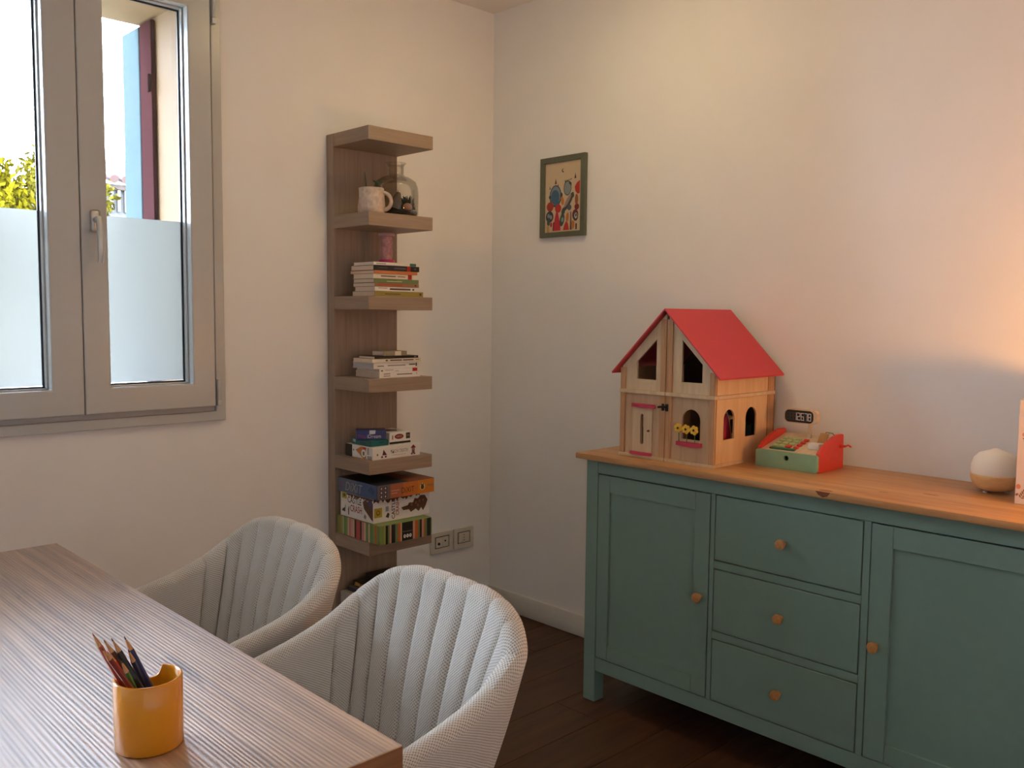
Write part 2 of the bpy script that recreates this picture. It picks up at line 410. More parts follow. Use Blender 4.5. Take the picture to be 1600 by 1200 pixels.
def sash(x0, x1, g0, g1, gz0, gz1):
    z0, z1 = 1.021, 2.462
    s = bev_mod(ring(x0, x1, z0, z1, g0, g1, gz0, gz1, -0.037, -0.0005).build('sash', M_PVC, win), 0.004, 2)
    # glazing bead, gasket, pane and film are pieces of the sash
    bev_mod(ring(g0 - 0.012, g1 + 0.012, gz0 - 0.012, gz1 + 0.012, g0 + 0.005, g1 - 0.005, gz0 + 0.005, gz1 - 0.005, 0.0, 0.022).build('glazing_bead', M_PVC, s), 0.002, 2)
    ring(g0 - 0.008, g1 + 0.008, gz0 - 0.008, gz1 + 0.008, g0 + 0.010, g1 - 0.010, gz0 + 0.010, gz1 - 0.010, 0.0225, 0.027).build('gasket', M_GASKET, s)
    bx('glass_pane', M_GLASS, s, g0 + 0.001, g1 - 0.001, 0.0285, 0.0325, gz0 + 0.001, gz1 - 0.001)
    f = MB().plate([rect(g0 + 0.006, gz0 + 0.012, g1 - 0.008, 1.662)], (0, 0.0279, 0), (1, 0, 0), (0, 0, 1), (0, -1, 0), 0.0).build('frosted_film', M_FILM, s)
    f['label'] = 'translucent privacy film over the lower pane'
    return s
sr = sash(-1.789, -1.352, -1.708, -1.432, 1.104, 2.376)
sl = sash(-2.232, -1.7915, -2.150, -1.887, 1.104, 2.376)
bx('seal', M_GASKET, win, -1.7905, -1.7895, -0.030, -0.001, 1.022, 2.461)
# handle: rosette, neck and a lever hanging down
h = MB()
h.box(-1.7625, -1.7335, -0.047, -0.0375, 1.602, 1.672, 0.0095, 4)
hd = h.build('handle', M_ALU, win, 40)
h = MB(); h.lathe([(0.0095, -0.0), (0.0095, -0.022)], (-1.748, -0.0475, 1.640), 16, 'y')
pts = []
for i in range(15):
    t = i/14; pts.append((-1.748 + 0.004*t, -0.0705 - 0.013*math.sin(t*PI*0.9) + 0.004*t, 1.648 - 0.142*t))
h.tube(pts, [0.0085 + 0.001*math.sin(i/14*PI) for i in range(15)], 10)
h.build('lever', M_ALU, hd, 40)
for zz in (1.045, 2.36):
    hg = MB(); hg.lathe([(0.0075, 0), (0.0075, 0.07)], (-1.336, -0.027, zz), 14); hg.build('hinge', M_PVC, win, 40)
    bx('hinge_cap', M_PVC, win, -1.344, -1.328, -0.036, -0.019, zz - 0.022, zz - 0.001, 0.002)
# added unseen glazed door further left on this wall, for more daylight
gd = bpy.data.objects.new('added_door_1', None); COL.objects.link(gd); gd.location = (-3.40, 0, 0.02); WLOC['added_door_1'] = Vector((-3.40, 0, 0.02)); struct(gd)
ring(-4.099, -2.701, 0.021, 2.249, -4.05, -2.75, 0.07, 2.20, 0.001, 0.064).build('frame', M_PVC, gd)
for (a, b) in ((-4.045, -3.402), (-3.398, -2.755)):
    ds = bev_mod(ring(a, b, 0.075, 2.195, a + 0.085, b - 0.085, 0.19, 2.11, -0.037, 0.020).build('door_sash', M_PVC, gd), 0.004)
    bx('glass_pane', M_GLASS, ds, a + 0.084, b - 0.084, -0.006, -0.002, 0.189, 2.111)
# outside sill slab
bx('outer_sill', plain('stone_sill', (0.55, 0.53, 0.50), 0.7), win, OX0 + 0.001, OX1 - 0.001, 0.07, 0.42, 1.0605, 1.085)

# ------------------------------------------------------------------ outdoors
struct(bx('ground_outside', plain('pale_ground', (0.30, 0.27, 0.18), 0.9, 0.3, 3), None, -30, 30, 0.6, 60, -0.9, -0.6))  # ground colour lightened to bounce more light up under the soffit
t = thing('window_shutter', (-1.428, 0.245, 1.09), 'red-brown folding shutter with pale blue leaf, open outside the window', 'shutter')
bx('hinge_stile', M_SHUT, t, -1.442, -1.4255, 0.245, 0.345, 1.092, 2.392, 0.002)
bx('shutter_leaf', M_SHUTB, t, -1.4455, -1.4275, 0.3455, 0.50, 1.092, 2.386, 0.003)
for zz in (1.35, 2.17):
    hg = MB(); hg.box(-1.4462, -1.4422, 0.249, 0.272, zz - 0.03, zz + 0.03, 0.001); hg.lathe([(0.005, -0.03), (0.005, 0.03)], (-1.4473, 0.252, zz), 10)
    hg.build('hinge', plain('rusty_iron', (0.020, 0.012, 0.011), 0.9, 0.3, spec=0.0), t)
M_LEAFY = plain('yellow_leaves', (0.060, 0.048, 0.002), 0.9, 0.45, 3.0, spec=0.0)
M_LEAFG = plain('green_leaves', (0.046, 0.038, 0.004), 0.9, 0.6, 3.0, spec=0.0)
M_BARK = wood('bark', (0.10, 0.07, 0.05), (0.22, 0.16, 0.11), 'z', 6, 5, 0.9, 0.4)
def tree(name, c, rad, top, n, lm, label):
    base = Vector((c[0], c[1], -0.6)); t = thing(name, base, label, 'tree', 'trees beyond the window')
    zc = top - rad[2]
    MB().tube([base, base + Vector((0.05, 0.02, (zc+0.6)*0.5)), Vector((c[0], c[1], zc + rad[2]*0.3))], [0.14, 0.10, 0.04], 9).build('trunk', M_BARK, t, 40)
    br = MB(); b = bmesh.new()
    for k in range(16):
        a = random.uniform(0, 2*PI); e = random.uniform(0.1, 1.3); L = random.uniform(0.6, 0.98)
        s = Vector((c[0], c[1], zc - rad[2]*random.uniform(0.0, 0.5)))
        d = Vector((math.cos(a)*math.cos(e)*rad[0], math.sin(a)*math.cos(e)*rad[1], math.sin(e)*rad[2]))*L
        br.tube([s, s + d*0.5 + Vector((0, 0, 0.06)), s + d], [0.04, 0.022, 0.006], 5)
    br.build('branches', M_BARK, t, 40)
    lf = MB(); bm = lf.bm
    for k in range(n):
        a = random.uniform(0, 2*PI); u = random.uniform(-1, 1); q = random.uniform(0.5, 1.03)**0.6
        lump = 1 + 0.16*math.sin(a*3 + u*4) + 0.10*math.sin(a*7 - u*9)
        s = math.sqrt(1-u*u)*q*lump
        p = Vector((c[0] + math.cos(a)*s*rad[0], c[1] + math.sin(a)*s*rad[1], zc + u*q*lump*rad[2]))
        A = Vector((random.gauss(0, 1), random.gauss(0, 1), random.gauss(0, 1))).normalized()
        B = A.orthogonal().normalized(); B = (Matrix.Rotation(random.uniform(0, 6.28), 3, A) @ B)
        l = random.uniform(0.055, 0.105); w = l*0.45
        vs = [bm.verts.new(p + A*l), bm.verts.new(p + B*w), bm.verts.new(p - A*l), bm.verts.new(p - B*w)]
        bm.faces.new(vs)
    o = lf.build('foliage', lm, t, recalc=False); o['kind'] = 'stuff'
    return t
tree('broadleaf_tree', (1.15, 14.0, 0), (0.80, 0.8, 1.05), 3.80, 9000, M_LEAFY, 'dense bright yellow tree at the left edge of the window view')
tree('broadleaf_tree', (3.52, 17.2, 0), (1.02, 0.9, 1.3), 4.52, 6500, M_LEAFG, 'taller greenish yellow tree seen in the left and right panes')
# house beyond the trees
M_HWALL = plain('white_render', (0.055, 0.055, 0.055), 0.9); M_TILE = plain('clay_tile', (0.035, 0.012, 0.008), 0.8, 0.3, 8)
hx, hy = 5.00, 18.6
hz = 4.47
t = thing('neighbour_house', (hx, hy, -0.6), 'white house with a red tiled roof far beyond the window', 'house')
bx('facade', M_HWALL, t, hx, hx + 6, hy, hy + 6, -0.6, hz - 0.35)
bx('cornice', plain('cornice_stone', (0.040, 0.026, 0.020), 0.9), t, hx - 0.12, hx + 6.1, hy - 0.12, hy + 6.1, hz - 0.35, hz - 0.22, 0.02)
for k in range(12): bx('bracket', M_HWALL, t, hx + 0.05 + 0.16*k, hx + 0.12 + 0.16*k, hy - 0.10, hy - 0.001, hz - 0.85, hz - 0.352)
bx('string_course', plain('grey_trim', (0.03, 0.03, 0.032), 0.9), t, hx - 0.03, hx + 6, hy - 0.03, hy - 0.0005, hz - 1.55, hz - 1.47)
rf = MB()
for k in range(24):
    xa = hx - 0.18 + k*0.26
    rf.tube([(xa, hy - 0.28, hz - 0.13), (xa, hy + 3, hz + 0.75)], 0.10, 8)
o = rf.build('roof_tiles', M_TILE, t, 40); o['kind'] = 'stuff'

# ------------------------------------------------------------------ wall shelf unit
SX0, SX1, SD = -0.8726, -0.5726, 0.28
ZT = 2.034; SP = 1.85/6
def shz(k): return ZT - SP*k
t = thing('wall_shelf_unit', (-0.7226, 0, ZT - 1.90), 'tall narrow oak-effect shelf tower on the window wall with seven thick boards', 'shelf unit')
bx('back_panel', M_OAKZ, t, SX0, SX1, -0.05, -0.0008, ZT - 1.90, ZT, 0.001)
for k in range(7):
    o = bx('shelf_board', M_OAKX, t, SX0, SX1, -SD, -0.0505, shz(k) - 0.05, shz(k), 0.0012)
    o.data.materials.append(M_OAKY)
    for f in o.data.polygons:
        if abs(f.normal.x) > 0.9: f.material_index = 1

# --- upright things on the second board
zb = shz(1) + 0.0004
c = (-0.803, -0.200, zb)
t = thing('mug', c, 'speckled cream stoneware mug with a loop handle holding plant sprigs', 'mug')
def wob(r, h, a): return r*(1 + 0.018*math.sin(3*a + 60*h) + 0.012*math.sin(5*a - 40*h))
M_STONEW = plain('speckled_glaze', (0.56, 0.44, 0.36), 0.3, 0.22, 60, 0.2)
MB().lathe([(0.047, 0.0), (0.051, 0.010), (0.0515, 0.028), (0.048, 0.060), (0.047, 0.095), (0.0435, 0.096), (0.0435, 0.06), (0.046, 0.03), (0.044, 0.008)], c, 36, 'z', twist=wob).build('mug_body', M_STONEW, t, 60)
hdn = Vector((0.62, -0.78, 0)); pts = []
for i in range(13):
    a = -PI*0.5 + PI*i/12; pts.append(Vector(c) + hdn*(0.046 + 0.030*math.cos(a)) + Vector((0, 0, 0.046 + 0.032*math.sin(a))))
MB().tube(pts, 0.0075, 10).build('mug_handle', M_STONEW, t, 60)
sp = MB(); M_SPRIG = plain('dull_green_leaf', (0.045, 0.075, 0.045), 0.6, 0.3)
sp.tube([(c[0]-0.022, c[1], zb+0.06), (c[0]-0.024, c[1]+0.002, zb+0.11), (c[0]-0.03, c[1], zb+0.152)], [0.003, 0.0026, 0.001], 6)
for k in range(16):
    a = random.uniform(0, 2*PI); b0 = Vector((c[0]+0.022, c[1]-0.01, zb+0.10 + random.uniform(0, 0.02))); d = Vector((math.cos(a)*0.02, math.sin(a)*0.02, random.uniform(-0.002, 0.014)))
    sp.tube([b0, b0 + d*0.6, b0 + d], [0.0018, 0.004, 0.0008], 6)
sp.tube([(c[0]+0.02, c[1]-0.01, zb+0.06), (c[0]+0.022, c[1]-0.01, zb+0.112)], 0.002, 6)
sp.build('plant_sprig', M_SPRIG, t, 60)

c = (-0.655, -0.152, zb)
t = thing('glass_terrarium', c, 'round-shouldered glass jar with a flared neck, dark plants and pebbles inside', 'terrarium')
prof = [(0.060, 0.0), (0.082, 0.004), (0.088, 0.014), (0.089, 0.09), (0.087, 0.118), (0.078, 0.140), (0.055, 0.155), (0.036, 0.161), (0.031, 0.168), (0.031, 0.196), (0.034, 0.205), (0.041, 0.211)]
inn = [(r - 0.0028, max(h, 0.004)) for r, h in prof][::-1]
MB().lathe(prof + [(0.0395, 0.2125)] + inn, c, 48, 'z').build('jar', M_JAR, t, 60)
MB().lathe([(0.060, 0.006), (0.080, 0.009), (0.0835, 0.016), (0.0835, 0.024), (0.05, 0.030), (0.01, 0.026)], c, 32, 'z').build('soil', plain('dark_soil', (0.02, 0.018, 0.016), 0.95, 0.5, 90, 0.6), t, 60)
pl = MB()
for k in range(110):
    a = random.uniform(0, 2*PI); e = random.uniform(0.0, 1.4); b0 = Vector((c[0]+0.040, c[1]-0.024, zb+0.035)); L = random.uniform(0.03, 0.060)
    d = Vector((math.cos(a)*math.cos(e), math.sin(a)*math.cos(e), math.sin(e)))*L
    if (b0 + d - Vector((c[0], c[1], b0.z + d.z))).length > 0.078: d *= 0.5
    pl.tube([b0, b0 + d*0.6, b0 + d], [0.004, 0.0048, 0.0014], 5)
pl.build('bushy_plant', plain('very_dark_leaf', (0.012, 0.028, 0.024), 0.6), t, 60)
pl = MB()
for (a, L, q) in ((2.2, 0.085, 0.9), (1.2, 0.10, 1.2), (0.2, 0.09, 1.0), (3.6, 0.07, 0.9), (2.8, 0.06, 1.2), (4.6, 0.06, 0.8)):
    b0 = Vector((c[0]+0.006, c[1]-0.012, zb+0.03)); d = Vector((math.cos(a)*0.55, math.sin(a)*0.35, q))*L*0.75
    pl.tube([b0, b0 + d*0.5 + Vector((0, 0, 0.01)), b0 + d + Vector((d.x*0.3, d.y*0.3, -0.006))], [0.0022, 0.0018, 0.0006], 5)
pl.build('air_plant', plain('very_dark_leaf', (0.012, 0.028, 0.024), 0.6), t, 60)
tr = MB(); tr.tube([(c[0]-0.03, c[1]-0.03, zb+0.028), (c[0]-0.02, c[1]-0.03, zb+0.06), (c[0]-0.008, c[1]-0.03, zb+0.095)], [0.026, 0.022, 0.008], 9)
tr.build('driftwood', wood('driftwood_bark', (0.07, 0.05, 0.04), (0.16, 0.12, 0.09), 'z', 6, 30, 0.9, 0.5), t, 60)
tr = MB(); tr.lathe([(0.004, 0), (0.017, 0.006), (0.019, 0.016), (0.012, 0.026), (0.003, 0.029)], (c[0]+0.016, c[1]-0.055, zb+0.026), 12, 'z'); tr.build('pebble', plain('pink_stone', (0.42, 0.22, 0.16), 0.6, 0.2), t, 60)

# --- books
def col(r, g, b, name=None, rough=0.5):
    return plain(name or 'print_%d_%d_%d' % (r, g, b), srgb(r, g, b), rough, 0.03)
INK = col(60, 55, 52); RED = col(170, 28, 24); GREY = col(140, 130, 122)
def book(x0, w, yf, d, z0, th, cover, pages, label, marks=(), group=None, tilt=0.0):
    """spine faces the room (-y); page block shows at the left (-x) side"""
    g = 0.0003; x1 = x0 + w; z0 += g; th -= 2*g
    t = thing('book', (x0 + w/2, yf + d/2, z0), label, 'book', group)
    piv = Vector((x0 + w/2, yf + d/2, 0)); ct = 0.0012
    cv = MB()
    cv.box(x0, x1, yf, yf + d, z0, z0 + ct, rot=tilt, piv=piv); cv.box(x0, x1, yf, yf + d, z0 + th - ct, z0 + th, rot=tilt, piv=piv)
    cv.box(x0, x1, yf, yf + 0.0018, z0 + ct, z0 + th - ct, rot=tilt, piv=piv)
    cv.build('cover', cover, t)
    MB().box(x0 + 0.0015, x1 - 0.0015, yf + 0.0019, yf + d - 0.002, z0 + ct + 0.0001, z0 + th - ct - 0.0001, rot=tilt, piv=piv).build('page_block', pages, t)
    if marks:
        Mx = Matrix.Rotation(tilt, 3, 'Z'); O = Mx @ (Vector((x0, yf, z0)) - piv) + piv
        f = Face(O, Mx @ Vector((1, 0, 0)), (0, 0, 1))
        for mk in marks:
            if isinstance(mk[0], str): f.text(mk[0], mk[1]*w, mk[3]*th, mk[2]*w, mk[4]*th, mk[5])
            else: f.rect(mk[0]*w, mk[2]*th, mk[1]*w, mk[3]*th, mk[4])
        f.done(t, 'spine_print')
    return t
G1 = 'books stacked on the third board'
zz = shz(2)
stack = [
 (-0.831, 0.226, 0.152, 0.0198, col(150, 134, 62), M_PAGES, 'thick olive yellow paperback at the bottom of the upper book stack', [(0.20, 0.52, 0.38, 0.62, col(104, 92, 40)), (0.92, 0.96, 0.3, 0.75, INK)]),
 (-0.832, 0.188, 0.132, 0.0165, M_WHITE, M_PAGES, 'white paperback lying on the olive yellow book in the upper stack', [(0.08, 0.30, 0.62, 0.78, col(170, 140, 100)), (0.36, 0.88, 0.30, 0.72, col(92, 70, 66)), (0.93, 0.97, 0.3, 0.7, INK)]),
 (-0.832, 0.205, 0.146, 0.0145, col(150, 112, 82), M_PAGES, 'tan brown paperback in the middle of the upper book stack', [(0.08, 0.62, 0.35, 0.66, col(178, 66, 48)), (0.90, 0.94, 0.3, 0.75, INK)]),
 (-0.833, 0.208, 0.138, 0.0156, col(110, 128, 82), M_PAGES, 'sage green paperback lying on the tan brown book', [(0.28, 0.62, 0.30, 0.52, col(190, 196, 160)), (0.3, 0.5, 0.62, 0.74, col(70, 86, 52))]),
 (-0.838, 0.186, 0.132, 0.0178, M_CREAM, M_PAGES, 'cream paperback with dark title and red tag near the right end of its spine', [(0.18, 0.55, 0.42, 0.66, col(88, 66, 56)), (0.6, 0.80, 0.42, 0.62, col(150, 90, 60)), (0.86, 0.96, 0.0, 1.0, RED)]),
 (-0.836, 0.202, 0.158, 0.0124, col(196, 118, 66), M_PAGES, 'thin orange paperback below the black book', [(0.1, 0.5, 0.4, 0.6, col(214, 140, 84))]),
 (-0.836, 0.212, 0.152, 0.0200, col(26, 26, 32), M_PAGES, 'black book with a red band on its spine in the upper stack', [(0.10, 0.30, 0.45, 0.60, col(80, 84, 92)), (0.44, 0.70, 0.36, 0.64, col(84, 92, 96)), (0.72, 0.80, 0.0, 1.0, RED), (0.88, 0.93, 0.35, 0.65, col(90, 92, 100))]),
 (-0.837, 0.196, 0.134, 0.0112, M_WHITE, M_PAGES, 'slim white paperback with a teal spine end on top of the upper stack', [(0.06, 0.28, 0.3, 0.65, col(150, 140, 130)), (0.85, 1.0, 0.0, 1.0, col(64, 112, 110))]),
]
for (x0, w, d, th, cv, pg, lb, mk) in stack:
    book(x0, w, -0.262 + random.uniform(-0.002, 0.003), d, zz, th, cv, pg, lb, mk, G1, random.uniform(-0.012, 0.012)); zz += th
ztop3 = zz
# pink sand timer behind, on top of the stack
c = (-0.712, -0.170, ztop3 + 0.0004)
t = thing('sand_timer', c, 'pink glass sand timer with a raspberry base standing on the upper book stack', 'sand timer')
M_PINK = plain('raspberry_plastic', (0.42, 0.02, 0.11), 0.35)
MB().lathe([(0.029, 0), (0.031, 0.002), (0.031, 0.012), (0.029, 0.015)], c, 28).build('base', M_PINK, t, 40)
MB().lathe([(0.029, 0.105), (0.031, 0.107), (0.031, 0.114), (0.029, 0.117)], c, 28).build('top_cap', plain('pale_pink_plastic', (0.48, 0.30, 0.30), 0.4), t, 40)
MB().lathe([(0.025, 0.0152), (0.026, 0.03), (0.026, 0.09), (0.025, 0.1048)], c, 28).build('glass_tube', M_PINKGL, t, 60)
MB().lathe([(0.021, 0.0155), (0.0225, 0.03), (0.0225, 0.050), (0.0215, 0.060), (0.0225, 0.070), (0.0225, 0.09), (0.021, 0.1045)], c, 20).build('sand_bulb', plain('pink_sand', (0.60, 0.40, 0.38), 0.4, 0.35, 70), t, 60)

G2 = 'books stacked on the fourth board'
zz = shz(3)
stack = [
 (-0.807, 0.196, 0.156, 0.0222, M_WHITE, M_PAGES, 'thick white paperback at the bottom of the lower book stack', [(0.10, 0.26, 0.62, 0.80, GREY), (0.10, 0.26, 0.25, 0.42, GREY), (0.42, 0.80, 0.45, 0.68, GREY), (0.90, 0.92, 0.5, 0.7, GREY)]),
 (-0.803, 0.180, 0.156, 0.0132, M_WHITE, M_PAGES, 'thin white paperback with a red square at the right end of its spine', [(0.04, 0.09, 0.25, 0.6, INK), (0.14, 0.36, 0.5, 0.66, GREY), (0.40, 0.5, 0.25, 0.38, GREY), (0.86, 0.99, 0.0, 1.0, col(178, 24, 26))]),
 (-0.832, 0.214, 0.138, 0.0236, M_WHITE, M_PAGEG, 'large white book with grey page edges in the lower stack', [(0.08, 0.22, 0.35, 0.55, GREY), (0.30, 0.70, 0.40, 0.58, GREY), (0.78, 0.92, 0.48, 0.66, INK), (0.93, 0.96, 0.25, 0.8, INK)]),
 (-0.840, 0.230, 0.128, 0.0145, M_CREAM, M_PAGES, 'cream paperback with a small dark triangle on its spine in the lower stack', [(0.27, 0.31, 0.35, 0.75, INK), (0.36, 0.60, 0.42, 0.72, INK), (0.62, 0.84, 0.42, 0.72, INK), (0.88, 0.96, 0.5, 0.7, col(160, 120, 100))]),
 (-0.826, 0.205, 0.108, 0.0098, col(24, 23, 24), M_PAGES, 'slim black paperback near the top of the lower stack', [(0.1, 0.45, 0.4, 0.6, col(80, 78, 76)), (0.9, 0.95, 0.3, 0.7, GREY)]),
]
for (x0, w, d, th, cv, pg, lb, mk) in stack:
    book(x0, w, -0.254 + random.uniform(-0.002, 0.003), d, zz, th, cv, pg, lb, mk, G2, random.uniform(-0.012, 0.012)); zz += th
book(-0.775, 0.112, -0.235, 0.075, zz, 0.0175, col(150, 136, 114), M_PAGES, 'small beige notebook with a pale band on top of the lower stack', [(0.48, 0.75, 0, 1, M_CREAM)], G2, 0.03)

# --- games on the fifth board
def game_box(x0, x1, y0, y1, z0, h, body, label, group, lid=None, lidh=0.72, rot=0.0, bev=0.0015):
    t = thing('game_box', ((x0+x1)/2, (y0+y1)/2, z0), label, 'box', group)
    piv = Vector(((x0+x1)/2, (y0+y1)/2, 0))
    b = MB().box(x0, x1, y0, y1, z0 + 0.0004, z0 + h - 0.0004, bev, 1, rot=rot, piv=piv).build('carton', body, t)
    Mx = Matrix.Rotation(rot, 3, 'Z'); w = lambda p: Mx @ (Vector(p) - piv) + piv
    front = Face(w((x0, y0, z0)), Mx @ Vector((1, 0, 0)), (0, 0, 1))
    left = Face(w((x0, y1, z0)), Mx @ Vector((0, -1, 0)), (0, 0, 1))
    topf = Face(w((x0, y0, z0 + h - 0.0004)), Mx @ Vector((1, 0, 0)), Mx @ Vector((0, 1, 0)))
    return t, front, left, topf
G3 = 'game boxes on the fifth board'
z5 = shz(4)
W, D, H = 0.226, 0.180, 0.0485
t, f, l, tp = game_box(-0.846, -0.846 + W, -0.265, -0.265 + D, z5, H, M_WHITE, 'flat white game box with little house drawings and striped corner', G3)
BRN = col(120, 44, 40); ORA = col(196, 120, 50)
f.text('GIOCHI CREATIVI', 0.085, 0.020, 0.165, 0.034, col(130, 112, 90)); f.rect(0.09, 0.012, 0.155, 0.0132, GREY)
f.poly([(0.178, 0.032), (0.205, 0.032), (0.1915, 0.045)], BRN); f.rect(0.184, 0.010, 0.199, 0.032, col(150, 110, 104)); f.rect(0.180, 0.006, 0.189, 0.012, BRN); f.rect(0.193, 0.006, 0.201, 0.012, BRN); f.rect(0.189, 0.012, 0.194, 0.022, INK)
f.poly([(0.050, 0.038), (0.066, 0.016), (0.044, 0.016)], col(84, 34, 46)); f.ell(0.043, 0.010, 0.005, 0.004, BRN); f.ell(0.060, 0.010, 0.005, 0.004, BRN); f.ell(0.022, 0.020, 0.0035, 0.004, col(110, 96, 60))
f.rect(0.084, 0.026, 0.088, 0.033, col(60, 90, 60)); f.rect(0.092, 0.020, 0.098, 0.028, col(60, 60, 110))
f.done(t)
l.rect(0.0, 0.0005, 0.045, H - 0.0008, M_BLACK); l.poly([(0.068, 0.030), (0.105, 0.046), (0.138, 0.046), (0.138, 0.002), (0.118, 0.002)], ORA); l.rect(0.118, 0.036, 0.138, 0.046, col(180, 56, 40))
l.ell(0.122, 0.022, 0.016, 0.015, M_WHITE); l.rect(0.116, 0.014, 0.128, 0.028, col(120, 100, 60)); l.ell(0.055, 0.028, 0.003, 0.004, INK)
for k in range(6): l.rect(0.144, 0.020 + k*0.0044, 0.158, 0.0222 + k*0.0044, INK)
for k in range(3): l.rect(0.146, 0.003 + k*0.0045, 0.176, 0.0053 + k*0.0045, INK)
l.done(t)
zt5 = z5 + H
t, f, l, tp = game_box(-0.838, -0.838 + 0.082, -0.242, -0.242 + 0.130, zt5, 0.023, col(10, 92, 98), 'flat teal box lying on the white game box', G3)
l.poly([(0.012, 0.020), (0.03, 0.020), (0.03, 0.008), (0.012, 0.010)], col(170, 178, 170)); l.ell(0.08, 0.010, 0.018, 0.003, col(20, 60, 70)); f.ell(0.05, 0.014, 0.012, 0.003, col(20, 60, 70)); l.done(t); f.done(t)
t, f, l, tp = game_box(-0.854, -0.854 + 0.112, -0.215, -0.215 + 0.060, zt5 + 0.023, 0.037, col(52, 58, 112), 'small blue violet card game box on top of the teal box', G3, rot=math.radians(-30))
f.text('iDream', 0.040, 0.006, 0.092, 0.020, col(212, 204, 208)); f.poly([(0.048, 0.022), (0.056, 0.021), (0.07, 0.022), (0.072, 0.036), (0.048, 0.036)], col(200, 200, 208)); f.poly([(0.004, 0.010), (0.036, 0.003), (0.036, 0.014), (0.006, 0.022)], col(96, 62, 112)); f.done(t)
t, f, l, tp = game_box(-0.744, -0.744 + 0.102, -0.232, -0.232 + 0.130, zt5, 0.045, M_WHITE, 'small white box with a dark red oval emblem and black base', G3)
f.rect(0.0005, 0.0005, 0.1015, 0.0085, M_BLACK); f.ell(0.046, 0.028, 0.022, 0.010, col(122, 26, 34)); f.text('MEMO', 0.033, 0.024, 0.060, 0.032, col(196, 160, 150)); f.rect(0.079, 0.017, 0.099, 0.040, col(52, 48, 48)); f.rect(0.083, 0.026, 0.095, 0.033, col(110, 106, 100)); f.rect(0.012, 0.018, 0.017, 0.034, col(120, 112, 70)); f.done(t)
tp.poly([(0.02, 0.05), (0.06, 0.03), (0.085, 0.07), (0.05, 0.12), (0.02, 0.11)], col(104, 70, 62)); tp.done(t)

# --- game boxes on the sixth board
G4 = 'game boxes on the sixth board'
z6 = shz(5)
H1, H2, H3 = 0.0725, 0.094, 0.056
x0, x1, y0, y1 = -0.864, -0.612, -0.335, -0.053
t, f, l, tp = game_box(x0, x1, y0, y1, z6, H1, col(128, 150, 84), 'colourful striped game box at the bottom of the pile', G4, bev=0.006)
def stripes(face, seq, h, s0=0.0):
    a = s0
    for (w, c_) in seq: face.rect(a, 0.001, a + w, h - 0.001, c_); a += w
cG = col(126, 148, 80); cK = col(24, 26, 22); cP = col(198, 150, 132); cO = col(190, 98, 40); cG2 = col(106, 128, 92); cC = col(206, 176, 140); cPk = col(190, 118, 124); cR = col(180, 74, 66); cGr = col(98, 140, 80); cDk = col(34, 40, 40)
stripes(f, [(0.022, cG), (0.004, col(176, 176, 90)), (0.011, cK), (0.008, cG2), (0.008, cP), (0.018, cDk), (0.012, cG2), (0.013, cO), (0.006, cC), (0.052, cK), (0.010, cP), (0.016, cO), (0.008, cG2), (0.009, cK), (0.010, cP), (0.006, cO), (0.010, cG2), (0.008, cK), (0.010, cDk)], H1)
f.text('Memoramento', 0.106, 0.0335, 0.150, 0.0395, col(150, 140, 130))
for k in range(3): f.poly(ell(0.115 + 0.0135*k, 0.018, 0.0058, 0.0075, 8), M_WHITE); f.rect(0.1135 + 0.0135*k, 0.016, 0.1165 + 0.0135*k, 0.021, cK)
stripes(l, [(0.016, cG), (0.006, cO), (0.016, cG), (0.006, cC), (0.018, cGr), (0.010, cG), (0.008, cC), (0.014, cPk), (0.016, cP), (0.008, cC), (0.012, col(60, 24, 24)), (0.026, cR), (0.010, cK), (0.016, cPk), (0.012, cC), (0.016, cGr), (0.010, cC), (0.020, cGr), (0.012, cG), (0.012, cO), (0.012, cG)], H1)
f.done(t); l.done(t)
zc6 = z6 + H1
x0, x1, y0, y1 = -0.861, -0.592, -0.290, -0.070
t, f, l, tp = game_box(x0, x1, y0, y1, zc6, H2, M_WHITE, 'tall white game box with CASTLE CRASH lettering in the middle of the pile', G4)
DB = col(86, 52, 42); LY = col(178, 160, 48)
W, D = x1 - x0, y1 - y0
def ragged(face, a0, a1, base, top, m, n):
    pts = [(a0, top), (a0, base)]
    for k in range(1, n): pts.append((a0 + (a1-a0)*k/n, base + random.uniform(-0.006, 0.010)))
    pts += [(a1, base + 0.004), (a1, top)]
    face.poly(pts[::-1], m)
ragged(f, 0.0008, W*0.60, 0.078, H2 - 0.0008, DB, 22); ragged(f, W*0.60, W*0.86, 0.086, H2 - 0.0008, DB, 10)
f.rect(0.004, 0.022, 0.040, 0.058, LY); f.ell(0.022, 0.040, 0.009, 0.010, col(120, 90, 30)); f.ell(0.022, 0.041, 0.005, 0.006, col(190, 150, 60))
f.rect(0.056, 0.040, 0.070, 0.060, col(150, 160, 176))
f.poly([(0.056, 0.020), (0.070, 0.014), (0.074, 0.030), (0.066, 0.036)], INK)
f.text('CASTLE', 0.084, 0.008, 0.100, 0.084, INK, rot=90, bold=0.012); f.text('CRASH', 0.104, 0.020, 0.119, 0.078, col(160, 30, 30), rot=90, bold=0.012)
f.poly([(0.130, 0.046), (0.160, 0.050), (0.168, 0.060), (0.186, 0.058), (0.194, 0.074), (0.210, 0.070), (0.222, 0.082), (0.244, 0.080), (0.258, 0.060), (0.250, 0.040), (0.236, 0.020), (0.226, 0.034), (0.214, 0.020), (0.200, 0.032), (0.176, 0.022), (0.166, 0.034), (0.140, 0.034)], col(92, 58, 44))
for k, (a, b) in enumerate(((0.176, 0.046), (0.196, 0.050), (0.214, 0.056), (0.232, 0.056), (0.206, 0.040))): f.rect(a, b, a + 0.008, b + 0.010, col(138, 98, 76))
f.done(t)
ragged(l, 0.022, D - 0.0008, 0.084, H2 - 0.0008, DB, 26)
